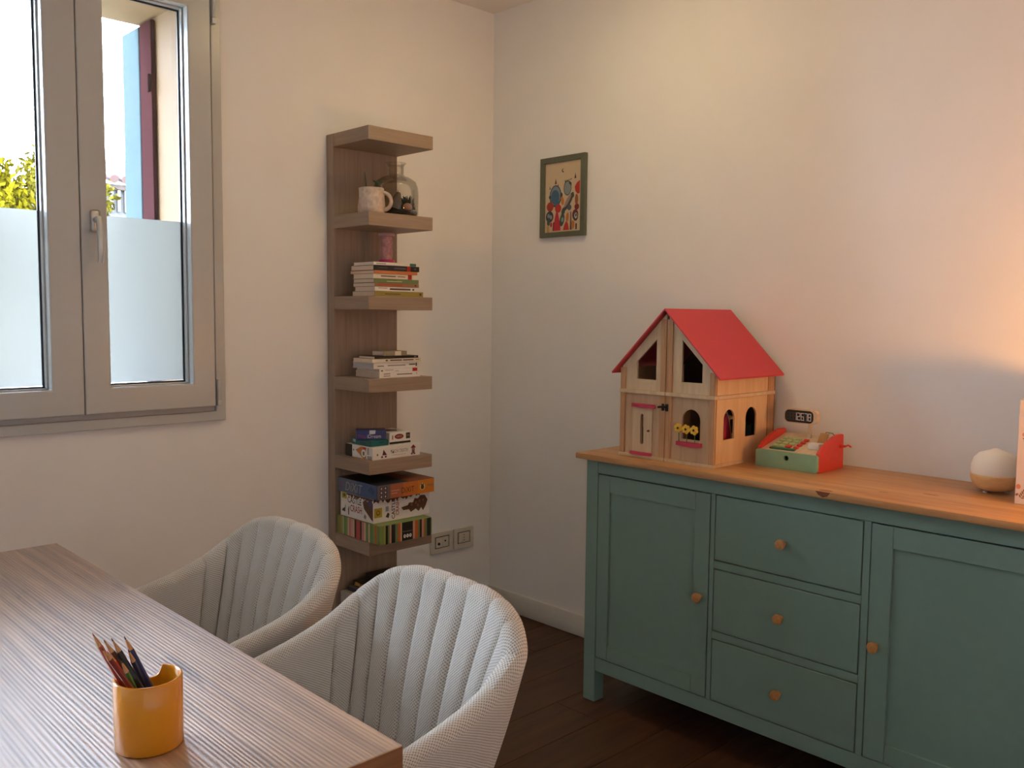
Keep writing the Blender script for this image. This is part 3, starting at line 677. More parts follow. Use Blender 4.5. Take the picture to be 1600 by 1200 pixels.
l.rect(0.010, 0.070, 0.044, H2 - 0.001, LY); l.ell(0.027, 0.083, 0.009, 0.007, col(96, 84, 30))
l.text('CASTLE', 0.050, 0.058, 0.142, 0.082, INK, bold=0.012); l.text('CRASH', 0.068, 0.026, 0.146, 0.052, col(160, 30, 30), bold=0.012)
l.poly([(0.152, 0.074), (0.168, 0.086), (0.196, 0.074), (0.218, 0.080), (0.218, 0.010), (0.206, 0.016), (0.160, 0.050)], col(92, 62, 50)); l.rect(0.186, 0.066, 0.214, 0.086, col(74, 66, 110))
l.poly([(0.010, 0.020), (0.034, 0.018), (0.036, 0.050), (0.030, 0.034), (0.018, 0.030)], INK); l.poly([(0.054, 0.010), (0.060, 0.010), (0.062, 0.046), (0.054, 0.034)], INK); l.poly([(0.158, 0.016), (0.172, 0.010), (0.176, 0.024), (0.164, 0.030)], GREY)
l.done(t)
zd6 = zc6 + H2
x0, x1, y0, y1 = -0.863, -0.592, -0.318, -0.053
t, f, l, tp = game_box(x0, x1, y0, y1, zd6, H3, col(60, 74, 104), 'flat game box with one blue side and one orange side on top of the pile', G4)
W, D = x1 - x0, y1 - y0
f.rect(0.0008, 0.0008, 0.060, H3 - 0.0015, col(108, 96, 98)); f.rect(0.060, 0.0008, 0.12, H3 - 0.0015, col(170, 98, 66)); f.rect(0.12, 0.0008, 0.19, H3 - 0.0015, col(196, 110, 46)); f.rect(0.19, 0.0008, W - 0.0008, H3 - 0.0015, col(208, 124, 30))
for i in range(2):
    for j in range(3): f.rect(0.012 + 0.018*i, 0.006 + 0.0155*j, 0.026 + 0.018*i, 0.018 + 0.0155*j, col(48, 42, 50)); f.ell(0.019 + 0.018*i, 0.012 + 0.0155*j, 0.004, 0.004, col(200, 190, 200), n=8)
f.text('DiXiT', 0.112, 0.014, 0.172, 0.036, col(84, 46, 26)); f.rect(0.064, 0.028, 0.102, 0.0305, col(214, 160, 140)); f.rect(0.064, 0.018, 0.092, 0.0205, col(214, 160, 140))
f.ell(0.212, 0.028, 0.013, 0.014, col(226, 190, 120)); f.ell(0.212, 0.026, 0.008, 0.009, INK); f.poly([(0.204, 0.034), (0.207, 0.042), (0.212, 0.035), (0.217, 0.042), (0.220, 0.034)], INK); f.rect(0.236, 0.026, 0.266, 0.034, col(160, 120, 80))
f.done(t)
l.rect(0.0008, 0.0008, D*0.5, H3 - 0.0015, col(88, 98, 122)); l.rect(D*0.5, 0.0008, D - 0.0008, H3 - 0.0015, col(62, 86, 128)); l.text('DiXiT', 0.055, 0.010, 0.170, 0.044, col(150, 152, 138), shear=0.2)
l.poly([(0.010, 0.020), (0.030, 0.012), (0.036, 0.034), (0.020, 0.048)], col(112, 84, 116)); l.poly([(0.205, 0.030), (0.225, 0.050), (0.25, 0.034), (0.24, 0.016)], col(44, 72, 104)); l.done(t)
tp.rect(0.001, 0.001, W*0.55, D - 0.001, col(34, 40, 56)); tp.rect(W*0.55, 0.001, W - 0.001, D - 0.001, col(132, 66, 34)); tp.done(t)

# --- lowest board, mostly hidden by the near chair
G5 = 'boxes on the lowest board'
z7 = shz(6)
t, f, l, tp = game_box(-0.858, -0.620, -0.262, -0.062, z7, 0.074, plain('dull_beige_card', (0.40, 0.37, 0.31), 0.6, 0.05), 'beige game box with a tiny figure on the lowest board', G5)  # even dull beige card
l.poly([(0.030, 0.012), (0.054, 0.012), (0.048, 0.036), (0.046, 0.052), (0.040, 0.052), (0.038, 0.034)], col(110, 92, 70)); l.done(t)
t, f, l, tp = game_box(-0.835, -0.640, -0.240, -0.075, z7 + 0.074, 0.016, col(30, 36, 66), 'thin navy blue box on the beige box of the lowest board', G5)
tp.rect(0.001, 0.001, 0.194, 0.164, col(120, 116, 108)); tp.done(t)
t, f, l, tp = game_box(-0.815, -0.650, -0.220, -0.085, z7 + 0.0905, 0.022, col(34, 26, 24), 'dark box with yellow and red print on the lowest board', G5)
l.poly([(0.01, 0.004), (0.05, 0.006), (0.05, 0.018), (0.02, 0.020)], col(176, 140, 50)); l.poly([(0.052, 0.006), (0.11, 0.008), (0.12, 0.018), (0.056, 0.019)], col(150, 56, 40)); l.done(t)
t, f, l, tp = game_box(-0.760, -0.640, -0.190, -0.090, z7 + 0.1125, 0.020, col(22, 20, 22), 'small black box topmost on the lowest board', G5)

# ------------------------------------------------------------------ sockets
def socket(x0, x1, z0, z1, lab, kind):
    t = thing('wall_socket', ((x0+x1)/2, 0, z0), lab, 'socket', 'sockets on the window wall')
    Mp = plain('ivory_plate', (0.66, 0.60, 0.50), 0.35); w = x1 - x0
    i0, i1, j0, j1 = x0 + 0.0225, x1 - 0.0195, z0 + 0.021, z1 - 0.017
    bev_mod(ring(x0, x1, z0, z1, i0, i1, j0, j1, -0.010, -0.0006).build('plate', Mp, t), 0.002)
    bx('recess', plain('brown_recess', (0.06, 0.045, 0.03), 0.6), t, i0 + 0.0002, i1 - 0.0002, -0.004, -0.0007, j0 + 0.0002, j1 - 0.0002)
    cx, cz = (i0+i1)/2, (j0+j1)/2
    n = 2 if kind == 'tv' else 3
    a, b = i0 + 0.006, i1 - 0.005
    for k in range(n):
        u0 = a + (b-a)*k/n; u1 = a + (b-a)*(k+1)/n
        md = bx('module', Mp, t, u0 + 0.0003, u1 - 0.0003, -0.0085, -0.0042, j0 + 0.004, j1 - 0.004, 0.0008)
        um = (u0+u1)/2
        if kind == 'tv':
            MB().lathe([(0.0065 if k == 0 else 0.004, -0.0086), (0.0065 if k == 0 else 0.004, -0.0105), (0.003, -0.0107)], (um - 0.002, 0, cz - 0.006 + 0.010*k), 14, 'y').build('connector', plain('dark_metal', (0.04, 0.035, 0.03), 0.4, metal=0.6), md)
        elif k == 1:
            for q in (-1, 0, 1): MB().lathe([(0.0026, -0.0086), (0.0026, -0.0089)], (um, 0, cz + 0.0115*q), 12, 'y').build('pin_hole', M_DARK, md)
socket(-0.3566, -0.2318, 0.2975, 0.3885, 'left wall plate with aerial and cable connectors beside the shelf tower', 'tv')
socket(-0.2255, -0.1085, 0.2975, 0.3885, 'right wall plate with a three-hole power outlet near the corner', 'power')

# ------------------------------------------------------------------ picture
t = thing('framed_picture', (-0.012, -0.444, 1.682), 'small picture of colourful blobs in a grey-green frame on the right wall', 'picture')
M_FRM = plain('grey_green_frame', srgb(92, 98, 80), 0.45)
PY0, PY1, PZ0, PZ1 = -0.3165, -0.5705, 1.6815, 2.0138
o = MB().plate([rect(PY1, PZ0, PY0, PZ1), rect(PY1 + 0.0245, PZ0 + 0.0205, PY0 - 0.0245, PZ1 - 0.0225)], (-0.018, 0, 0), (0, 1, 0), (0, 0, 1), (-1, 0, 0), 0.017).build('frame', M_FRM, t); bev_mod(o, 0.0015)
bx('paper', plain('art_paper', srgb(206, 184, 152), 0.6, 0.02), t, -0.0095, -0.0015, PY1 + 0.0250, PY0 - 0.0250, PZ0 + 0.021, PZ1 - 0.023)
f = Face((-0.0096, PY0 - 0.0245, PZ0 + 0.0205), (0, -1, 0), (0, 0, 1))      # 0.205 wide, 0.289 tall
aB = col(60, 96, 122); aK = col(48, 58, 66); aR = col(184, 44, 42); aR2 = col(160, 50, 38); aG = col(132, 146, 150); aO = col(190, 116, 54); aD = col(60, 78, 76); aP = col(188, 40, 60); aM = col(116, 28, 44)
# figures are (u from left, v from bottom)
f.ell(0.060, 0.150, 0.034, 0.046, aK); f.ell(0.060, 0.152, 0.029, 0.040, col(118, 138, 150)); f.ell(0.058, 0.146, 0.024, 0.030, aB); f.ell(0.068, 0.118, 0.014, 0.016, aB); f.ell(0.028, 0.148, 0.006, 0.008, aK); f.ell(0.094, 0.152, 0.007, 0.010, aK)
f.ell(0.128, 0.178, 0.022, 0.031, aD); f.ell(0.128, 0.178, 0.019, 0.027, aG); f.poly([(0.136, 0.196), (0.150, 0.186), (0.150, 0.198), (0.138, 0.206)], aK)
f.poly([(0.196, 0.205), (0.180, 0.196), (0.168, 0.180), (0.172, 0.162), (0.184, 0.150), (0.196, 0.152)], aR)
f.ell(0.030, 0.108, 0.020, 0.020, aR2); f.ell(0.076, 0.098, 0.018, 0.018, aR); f.ell(0.100, 0.128, 0.009, 0.018, aO, 0.2)
f.ell(0.135, 0.122, 0.046, 0.013, aD, 0.95); f.ell(0.130, 0.126, 0.032, 0.008, col(156, 132, 126), 0.95); f.ell(0.158, 0.146, 0.008, 0.010, aD); f.ell(0.140, 0.098, 0.012, 0.012, col(84, 88, 108)); f.ell(0.106, 0.084, 0.010, 0.016, aD, -0.3)
f.ell(0.028, 0.066, 0.022, 0.024, aK); f.ell(0.022, 0.070, 0.008, 0.009, col(120, 140, 156)); f.ell(0.036, 0.064, 0.007, 0.009, col(136, 150, 160)); f.ell(0.022, 0.042, 0.009, 0.014, aD)
f.poly([(0.052, 0.006), (0.092, 0.006), (0.090, 0.030), (0.076, 0.080), (0.066, 0.086), (0.056, 0.050)], aP); f.poly([(0.046, 0.006), (0.053, 0.006), (0.056, 0.044), (0.048, 0.040)], aM)
f.ell(0.100, 0.050, 0.013, 0.028, aD, -0.2); f.ell(0.102, 0.050, 0.006, 0.010, col(132, 160, 164), -0.2); f.ell(0.130, 0.058, 0.008, 0.020, aO, -0.1)
f.poly([(0.106, 0.006), (0.140, 0.006), (0.134, 0.034), (0.122, 0.042), (0.112, 0.024)], aR); f.poly([(0.144, 0.006), (0.156, 0.006), (0.152, 0.080), (0.146, 0.080)], col(120, 92, 86)); f.poly([(0.147, 0.006), (0.153, 0.006), (0.151, 0.060)], aK)
f.ell(0.174, 0.066, 0.017, 0.022, aM); f.ell(0.176, 0.060, 0.014, 0.020, aK); f.ell(0.177, 0.062, 0.008, 0.012, col(196, 184, 178)); f.ell(0.178, 0.064, 0.004, 0.007, aK); f.ell(0.182, 0.098, 0.013, 0.013, aM); f.ell(0.180, 0.128, 0.009, 0.022, col(150, 84, 44))
f.ell(0.162, 0.026, 0.009, 0.018, aO); f.rect(0.176, 0.006, 0.184, 0.030, col(70, 44, 36)); f.ell(0.020, 0.014, 0.007, 0.018, col(190, 150, 80)); f.ell(0.038, 0.032, 0.006, 0.010, aR2)
for (u, v, s) in ((0.062, 0.200, 0.016), (0.172, 0.214, 0.016), (0.030, 0.180, 0.010), (0.076, 0.190, 0.008)):
    f.poly([(u - s*0.35, v), (u + s*0.35, v), (u + s*0.1, v + s), (u, v + s*1.5), (u - s*0.1, v + s)], col(70, 46, 40))
for k in range(7): f.ell(0.116 + 0.006*k, 0.207 + 0.001*k, 0.002, 0.003 if k else 0.006, INK, n=6)
mo = [(0.104 + 0.008*math.cos(a), 0.252 + 0.008*math.sin(a)) for a in [PI*0.25 + PI*1.4*i/10 for i in range(11)]] + [(0.1065 + 0.0055*math.cos(a), 0.253 + 0.0055*math.sin(a)) for a in [PI*1.65 - PI*1.4*i/10 for i in range(11)]]
f.poly(mo, aK)
f.done(t)

# ------------------------------------------------------------------ sideboard
CY0, CY1 = -0.957, -2.527
t = thing('sideboard', (-0.24, (CY0+CY1)/2, 0), 'green sideboard with a pine top, two panelled doors and three drawers', 'sideboard')
FXB = -0.4506                                                      # front plane of the carcass
o = bx('top_board', M_PINE, t, -0.480, -0.003, CY1, CY0, 0.860, 0.880, 0.003, 2)
M_KNOT = wood('pine_knot', srgb(110, 60, 36), srgb(150, 92, 56), 'y', 5, 20, 0.4, 0.05)
k_ = MB().plate([[(1.846, 0.8795), (1.862, 0.8795), (1.890, 0.8795), (1.882, 0.868), (1.868, 0.864), (1.855, 0.869)]], (-0.4803, 0, 0), (0, -1, 0), (0, 0, 1), (-1, 0, 0), 0.0).build('wood_knot', M_KNOT, o, recalc=False); k_['label'] = 'dark knot on the front edge'
for (yy, xx, a, b) in ((1.868, -0.462, 0.020, 0.012), (1.985, -0.36, 0.014, 0.004), (2.085, -0.295, 0.022, 0.006), (1.78, -0.40, 0.010, 0.003)):
    k_ = MB().plate([ell(yy, xx, a, b, 14)], (0, 0, 0.8802), (0, -1, 0), (1, 0, 0), (0, 0, 1), 0.0).build('wood_knot', M_KNOT, o, recalc=False); k_['label'] = 'dark knot in the pine top'
LY = [(-0.985, -1.0365), (-2.4475, -2.499)]
for (a, b) in LY:
    bx('corner_post', M_GREEN, t, FXB, -0.400, b, a, 0.0, 0.8598, 0.0015)
    bx('corner_post', M_GREEN, t, -0.063, -0.018, b, a, 0.0, 0.8598, 0.0015)
for yy in (-0.992, -2.478): bx('side_panel', M_GREEN, t, -0.3998, -0.0632, yy - 0.016, yy, 0.10, 0.859)
bx('top_rail', M_GREEN, t, FXB + 0.001, -0.42, -2.4473, -1.0367, 0.8135, 0.8597, 0.001)
bx('bottom_rail', M_GREEN, t, FXB + 0.001, -0.42, -2.4473, -1.0367, 0.1135, 0.1615, 0.001)
for (a, b) in ((-1.4925, -1.5075), (-1.9745, -1.9940)): bx('upright', M_GREEN, t, FXB + 0.001, -0.42, b, a, 0.1617, 0.8133, 0.001)
for (a, b) in ((0.582, 0.606), (0.3600, 0.3840)): bx('drawer_rail', M_GREEN, t, FXB + 0.001, -0.42, -1.9743, -1.5077, a, b, 0.001)
bx('bottom_shelf', M_DARK, t, -0.4195, -0.02, -2.44, -1.04, 0.125, 0.14)
bx('gap_shade_sheet', M_DARK, t, -0.424, -0.4198, -2.4468, -1.037, 0.1413, 0.8590)  # dark sheet just behind the front; shade of the gaps painted in
bx('back_board', M_GREEN, t, -0.017, -0.012, -2.47, -1.0, 0.12, 0.858)
def knob(par, y, z):
    MB().lathe([(0.008, -0.0), (0.0075, -0.009), (0.0125, -0.013), (0.0152, -0.019), (0.0140, -0.025), (0.008, -0.0275)], (FXB - 0.0003, y, z), 24, 'x', cap0=True).build('knob', M_KNOB, par, 40)
def door(y0, y1, sl, sr):
    z0, z1 = 0.1650, 0.8100; a, b = y0 - 0.003, y1 + 0.003
    d = MB().plate([rect(b + 0.0006, z0 + 0.0006, a - 0.0006, z1 - 0.0006), rect(b + sr, z0 + 0.051, a - sl, z1 - 0.058)], (FXB + 0.003, 0, 0), (0, 1, 0), (0, 0, 1), (-1, 0, 0), 0.016).build('door', M_GREEN, t)
    bx('door_panel', M_GREEN, d, FXB + 0.008, FXB + 0.014, b + sr - 0.004, a - sl + 0.004, z0 + 0.047, z1 - 0.054)
    g = 0.0004
    bx('stile', M_GREEN, d, FXB - 0.0002, FXB + 0.0029, a - sl + g, a, z0, z1, 0.0006); bx('stile', M_GREEN, d, FXB - 0.0002, FXB + 0.0029, b, b + sr - g, z0, z1, 0.0006)
    bx('rail', M_GREEN, d, FXB - 0.0002, FXB + 0.0029, b + sr + g, a - sl - g, z0, z0 + 0.051, 0.0006); bx('rail', M_GREEN, d, FXB - 0.0002, FXB + 0.0029, b + sr + g, a - sl - g, z1 - 0.058, z1, 0.0006)
    return d
dl = door(-1.0367, -1.4925, 0.050, 0.054); knob(dl, -1.4617, 0.4812)
dr = door(-1.9940, -2.4473, 0.057, 0.052); knob(dr, -2.0194, 0.4795)
for (z0, z1, kz) in ((0.606, 0.8133, 0.7046), (0.3840, 0.5820, 0.4841), (0.1617, 0.3600, 0.2575)):
    d = bx('drawer', M_GREEN, t, FXB - 0.0002, FXB + 0.019, -1.9743 + 0.0028, -1.5077 - 0.0028, z0 + 0.003, z1 - 0.003, 0.0015); knob(d, -1.7405, kz)

# ------------------------------------------------------------------ dolls' house
HY0, HY1, HX, HXB = -1.089, -1.465, -0.400, -0.045
HC = (HY0 + HY1)/2; Z0 = 0.8804
t = thing('dolls_house', (-0.22, HC, Z0), "wooden dolls' house with a red gable roof on the sideboard", 'dollhouse')
RZ = lambda y: 1.372 - abs(y - HC)                                  # underside of the roof
bx('base_board', M_BIRCHX, t, HX + 0.0135, HXB, HY1 + 0.001, HY0 - 0.001, Z0, Z0 + 0.010)
bx('upper_floor', M_PLY, t, HX + 0.0145, HXB - 0.001, HY1 + 0.008, HY0 - 0.008, 1.096, 1.104)
MB().plate([[(HY0 - 0.001, Z0 + 0.0105), (HY0 - 0.001, RZ(HY0)), (HC, RZ(HC)), (HY1 + 0.001, RZ(HY1)), (HY1 + 0.001, Z0 + 0.0105)]], (HXB + 0.006, 0, 0), (0, 1, 0), (0, 0, 1), (1, 0, 0), 0.0055).build('back_wall', plain('shaded_interior', (0.10, 0.065, 0.045), 0.6), t)  # interior made dark brown; the shade inside is put into the colour
bx('partition', plain('shaded_interior', (0.10, 0.065, 0.045), 0.6), t, HX + 0.09, HXB - 0.001, HC - 0.003, HC + 0.003, Z0 + 0.0105, 1.0955)
# roof
for s in (1, -1):
    ov = 0.2145
    pts = [(0.0, 1.380), (s*ov, 1.380 - ov), (s*ov, 1.380 - ov - 0.0060), (0.0, 1.3740)]
    MB().plate([[(HC + (p[0] if p[0] else s*0.0002), p[1]) for p in pts]], (-0.4187, 0, 0), (0, 1, 0), (0, 0, 1), (-1, 0, 0), 0.388).build('roof_panel', M_ROOF, t)
# side walls: lower panel with two arches, plain upper panel, posts and bands
def side(y, yi, arches):
    n = -1 if yi > y else 1
    holes = [arch(-a, -b, 0.965, 1.0612) for a, b in arches]
    p = MB().plate([rect(-HX - 0.0135, Z0 + 0.0105, -HXB, 1.0955)] + holes, (0, y + 0.003*(-n), 0), (-1, 0, 0), (0, 0, 1), (0, n, 0), 0.006).build('lower_side_panel', M_SIDE_LIT, t)
    bx('upper_side_panel', M_SIDE_LIT, t, HX + 0.0135, HXB, min(y + 0.003*(-n), y + 0.009*(-n)), max(y + 0.003*(-n), y + 0.009*(-n)), 1.1085, RZ(y) - 0.004)
    ya, yb = sorted((y, y - n*0.0028))
    bx('corner_post', M_POST, t, -0.0835, HXB, ya, yb, Z0 + 0.0105, 1.0960); bx('corner_post', M_POST, t, -0.0835, HXB, ya, yb, 1.1082, RZ(y) - 0.006)
    ya, yb = sorted((y + n*0.002, y - n*0.006))
    bx('floor_band', M_BIRCHX, t, HX + 0.013, HXB + 0.004, ya, yb, 1.0965, 1.1078, 0.0008)
side(HY1, HC, [(-0.3455, -0.2825), (-0.2165, -0.1495)])
side(HY0, HC, [(-0.3455, -0.2825), (-0.2165, -0.1495)])
# two hinged front leaves
def leaf(ya, yb, right):
    """ya is the outer edge, yb the middle edge"""
    s = -1 if yb < ya else 1                                        # towards the middle
    P = lambda u: ya + s*u                                          # u = distance from the outer edge
    wdt = abs(yb - ya)
    lo = [sorted_rect(P(0.004), Z0 + 0.0105, P(wdt - 0.004), 1.0960)]
    if right: lo.append([(q[0], q[1]) for q in arch(-1.340, -1.4095, 0.9612, 1.0590)])
    else: lo.append([(a, b) for a, b in slot(-1.1845, 0.0070, 0.926, 1.029)])
    lf = MB().plate(lo, (HX + 0.003, 0, 0), (0, 1, 0), (0, 0, 1), (-1, 0, 0), 0.008).build('front_leaf', M_PLY, t)
    # upper panel with its five-sided window
    tz = lambda y: RZ(y) - 0.002
    ya2, yb2 = P(0.004), P(wdt - 0.004)
    up = [(ya2, 1.1085), (yb2, 1.1085), (yb2, tz(yb2)), (ya2, tz(ya2))]
    hole = [(-1.1545, 1.1450), (-1.2337, 1.1440), (-1.2335, 1.2795), (-1.1534, 1.2040)] if not right else [(-1.3345, 1.1442), (-1.4131, 1.1446), (-1.4129, 1.2047), (-1.3342, 1.2799)]
    MB().plate([up, hole], (HX + 0.003, 0, 0), (0, 1, 0), (0, 0, 1), (-1, 0, 0), 0.008).build('gable_panel', M_BIRCHX, lf)
    for (u0, u1) in ((0.0, 0.020), (wdt - 0.022, wdt)):
        a, b = sorted((P(u0), P(u1)))
        bx('post', M_POST, lf, HX - 0.0030, HX + 0.0028, a, b, Z0 + 0.0108, 1.0962, 0.0006)
        top = min(tz(a), tz(b)) - 0.001
        bx('post', M_POST, lf, HX - 0.0030, HX + 0.0028, a, b, 1.1082, top, 0.0006)
    a, b = sorted((P(-0.0015), P(wdt)))
    bx('floor_band', M_BIRCHX, lf, HX - 0.0065, HX + 0.0125, a, b, 1.0964, 1.1080, 0.0008)
    bx('base_strip', M_BIRCHX, lf, HX - 0.0065, HX + 0.0130, a, b, Z0, Z0 + 0.0104, 0.0008)
    return lf
def sorted_rect(a0, b0, a1, b1): return rect(min(a0, a1), b0, max(a0, a1), b1)
def slot(c, r, z0, z1, n=8):
    pts = [(c + r*math.cos(PI + PI*i/n), z0 + r + r*math.sin(PI + PI*i/n)) for i in range(n+1)]
    pts += [(c + r*math.cos(PI*i/n), z1 - r + r*math.sin(PI*i/n)) for i in range(n+1)]
    return pts
lfL = leaf(HY0, HC + 0.0012, False); lfR = leaf(HY1, HC - 0.0012, True)
# little door with slot, lintel and step
MB().plate([rect(-1.2238, 0.9015, -1.1452, 1.0490), slot(-1.1845, 0.0070, 0.926, 1.029)], (HX - 0.0045, 0, 0), (0, 1, 0), (0, 0, 1), (-1, 0, 0), 0.007).build('house_door', M_BIRCHX, lfL)
MB().lathe([(0.004, 0), (0.0035, -0.006), (0.001, -0.007)], (HX - 0.0048, -1.2135, 0.9745), 12, 'x').build('door_knob', plain('brown_bead', (0.18, 0.06, 0.03), 0.4), lfL, 40)
def bow(y0, y1, z0, z1, x0, dep, name, par):
    n = 10; pts = [(y0, 0.0)] + [(y0 + (y1-y0)*i/n, dep*(0.45 + 0.55*math.sin(PI*i/n))) for i in range(n+1)] + [(y1, 0.0)]
    o = MB().plate([pts], (x0, 0, z1), (0, 1, 0), (-1, 0, 0), (0, 0, 1), z1 - z0).build(name, M_MAG, par); bev_mod(o, 0.001); return o
bow(-1.1415, -1.2350, 1.0505, 1.0625, HX + 0.0026, 0.024, 'lintel', lfL)
bow(-1.1400, -1.2305, 0.8912, 0.9010, HX - 0.0066, 0.014, 'doorstep', lfL)
bow(-1.3245, -1.4195, 0.9410, 0.9540, HX + 0.0026, 0.022, 'window_box', lfR)
for (y, z, tl) in ((-1.3370, 0.9975, 0.0), (-1.3670, 0.9960, 0.1), (-1.3975, 0.9955, 0.35)):
    f = MB()
    f.tube([(HX - 0.008, y - 0.001, 0.9535), (HX - 0.009, y, z - 0.006)], 0.0014, 6, M_STEM)
    for k in range(6):
        a = 2*PI*k/6 + 0.3; cy, cz = y + 0.0095*math.cos(a), z + 0.0095*math.sin(a)
        f.lathe([(0.0035, 0.0035), (0.0062, 0.002), (0.0062, -0.002), (0.0035, -0.0035)], (HX - 0.012, cy, cz), 9, 'x', M_YEL)
    f.lathe([(0.0075, 0.004), (0.0075, -0.0038)], (HX - 0.012, y, z), 10, 'x', M_YEL)
    f.lathe([(0.0042, -0.0039), (0.0036, -0.0052)], (HX - 0.012, y, z), 10, 'x', M_BLACK)
    f.build('flower', None, lfR, 50)
f = MB(); f.box(HX - 0.008, HX - 0.0032, -1.291, -1.2785, 1.046, 1.070, 0.002); f.box(HX - 0.008, HX - 0.0032, -1.2745, -1.264, 1.047, 1.070, 0.002); f.tube([(HX - 0.010, -1.287, 1.060), (HX - 0.011, -1.268, 1.060), (HX - 0.011, -1.254, 1.058)], 0.0036, 8)
f.build('latch', plain('dark_latch_metal', (0.02, 0.022, 0.026), 0.35, metal=0.5), lfR, 40)
# toy furniture inside
def toy(name, lab, cat, m, *boxes):
    o = MB()
    for b in boxes: o.box(*b, 0.0015)
    tt = o.build(name, m); tag(tt, lab, cat, 'toy furniture in the house'); return tt
q = MB(); q.plate([[(-0.352, 0.8915), (-0.300, 0.8915), (-0.304, 0.97), (-0.318, 1.02), (-0.330, 1.042), (-0.338, 1.02), (-0.346, 0.97)]], (0.052, -1.430, 0), (1, 0, 0), (0, 0, 1), (0, -1, 0), 0.010, M_MAG)
q.plate([[(-0.300, 0.8915), (-0.294, 0.8915), (-0.299, 0.975), (-0.312, 1.025), (-0.328, 1.052), (-0.330, 1.042), (-0.318, 1.02), (-0.304, 0.97)]], (0.052, -1.430, 0), (1, 0, 0), (0, 0, 1), (0, -1, 0), 0.010, M_BIRCHX)
tag(q.build('toy_slide'), 'raspberry toy slide with pale edge behind the nearer side arch', 'toy', 'toy furniture in the house')
toy('toy_bunk_bed', 'pale wooden toy bunk bed behind the nearer side arch', 'toy', M_BIRCHX, (-0.215, -0.207, -1.40, -1.34, 0.8912, 1.03), (-0.206, -0.17, -1.40, -1.34, 0.945, 0.965), (-0.206, -0.17, -1.40, -1.34, 1.015, 1.023))
toy('toy_wardrobe', 'dull teal toy wardrobe behind the farther side arch', 'toy', plain('dull_teal', (0.05, 0.10, 0.10), 0.5), (-0.125, -0.085, -1.43, -1.39, 0.8912, 0.995))
toy('toy_armchair', 'dark red toy armchair upstairs behind the left gable window', 'toy', plain('dark_red_paint', (0.30, 0.05, 0.05), 0.5), (-0.34, -0.25, -1.225, -1.145, 1.1046, 1.125), (-0.265, -0.25, -1.225, -1.145, 1.1255, 1.16))
toy('toy_cupboard', 'pale toy cupboard upstairs behind the right gable window', 'toy', M_PLY, (-0.37, -0.34, -1.425, -1.395, 1.1046, 1.175))

# ------------------------------------------------------------------ toy cash register
t = thing('toy_cash_register', (-0.15, -1.622, Z0), "wooden toy cash register with red sides and a mint drawer beside the dolls' house", 'toy')
ry0, ry1 = -1.5165, -1.7265
def rrect(a0, b0, a1, b1, r, n=5):
    pts = []
    for (cx, cy, s) in ((a1-r, b1-r, 0), (a0+r, b1-r, 1), (a0+r, b0+r, 2), (a1-r, b0+r, 3)):
        for i in range(n+1):
            a = PI/2*s + PI/2*i/n; pts.append((cx + r*math.cos(a), cy + r*math.sin(a)))
    return pts
o = MB().plate([rrect(ry1, Z0, ry0, 0.9355, 0.008), ell(-1.6235, 0.9165, 0.0085, 0.0085, 24)], (-0.2400, 0, 0), (0, 1, 0), (0, 0, 1), (-1, 0, 0), 0.012).build('cash_drawer', M_MINT, t)
MB().box(-0.2278, -0.2274, -1.634, -1.613, 0.906, 0.927).build('drawer_hole_shade', M_DARK, o)  # dark square behind the hole, its shade painted in
cur = [(-0.227, 0.9400), (-0.215, 0.9500), (-0.19, 0.9640), (-0.16, 0.9760), (-0.13, 0.9850), (-0.105, 0.9895), (-0.075, 0.9895), (-0.068, 0.9860)]
for (a, b) in ((ry0, ry0 - 0.011), (ry1 + 0.011, ry1)):
    o = MB().plate([[(-0.227, Z0)] + cur + [(-0.064, Z0)]], (0, max(a, b), 0), (1, 0, 0), (0, 0, 1), (0, 1, 0), 0.011).build('side_panel', M_RED, t); bev_mod(o, 0.0015)
M_BEI = wood('toy_beech', srgb(206, 182, 150), srgb(224, 204, 176), 'x', 8, 8, 0.5, 0.03)
MB().plate([[(-0.2272, Z0 + 0.002), (-0.2272, 0.9350), (-0.0700, 0.9750), (-0.0700, Z0 + 0.002)]], (0, ry0 - 0.0115, 0), (1, 0, 0), (0, 0, 1), (0, 1, 0), abs(ry1 - ry0) - 0.023).build('body', M_BEI, t)
sl = lambda x: 0.9350 + (x + 0.2272)*0.04/0.1572 + 0.0002
def key(x, y, w, d, h, m, nm):
    ang = math.atan2(0.04, 0.1572); k = MB().box(-d/2, d/2, -w/2, w/2, 0, h, min(0.0028, h*0.45), 2)
    for v in k.bm.verts: v.co = Matrix.Rotation(-ang, 3, 'Y') @ v.co + Vector((x, y, sl(x)))
    return k.build(nm, m, t, 40)
key(-0.2130, -1.5960, 0.088, 0.014, 0.005, M_TEAL, 'key_bar')
for r, xx in enumerate((-0.192, -0.170, -0.148, -0.126)):
    for c_, yy in enumerate((-1.5575, -1.5805, -1.6035)):
        red = (r == 0 and c_ == 2)
        key(xx, yy - 0.002, 0.018, 0.016, 0.0065, M_RED if red else M_KEYG, 'key')
    key(xx - 0.004, -1.6335, 0.016, 0.013, 0.0075, M_RED, 'key')
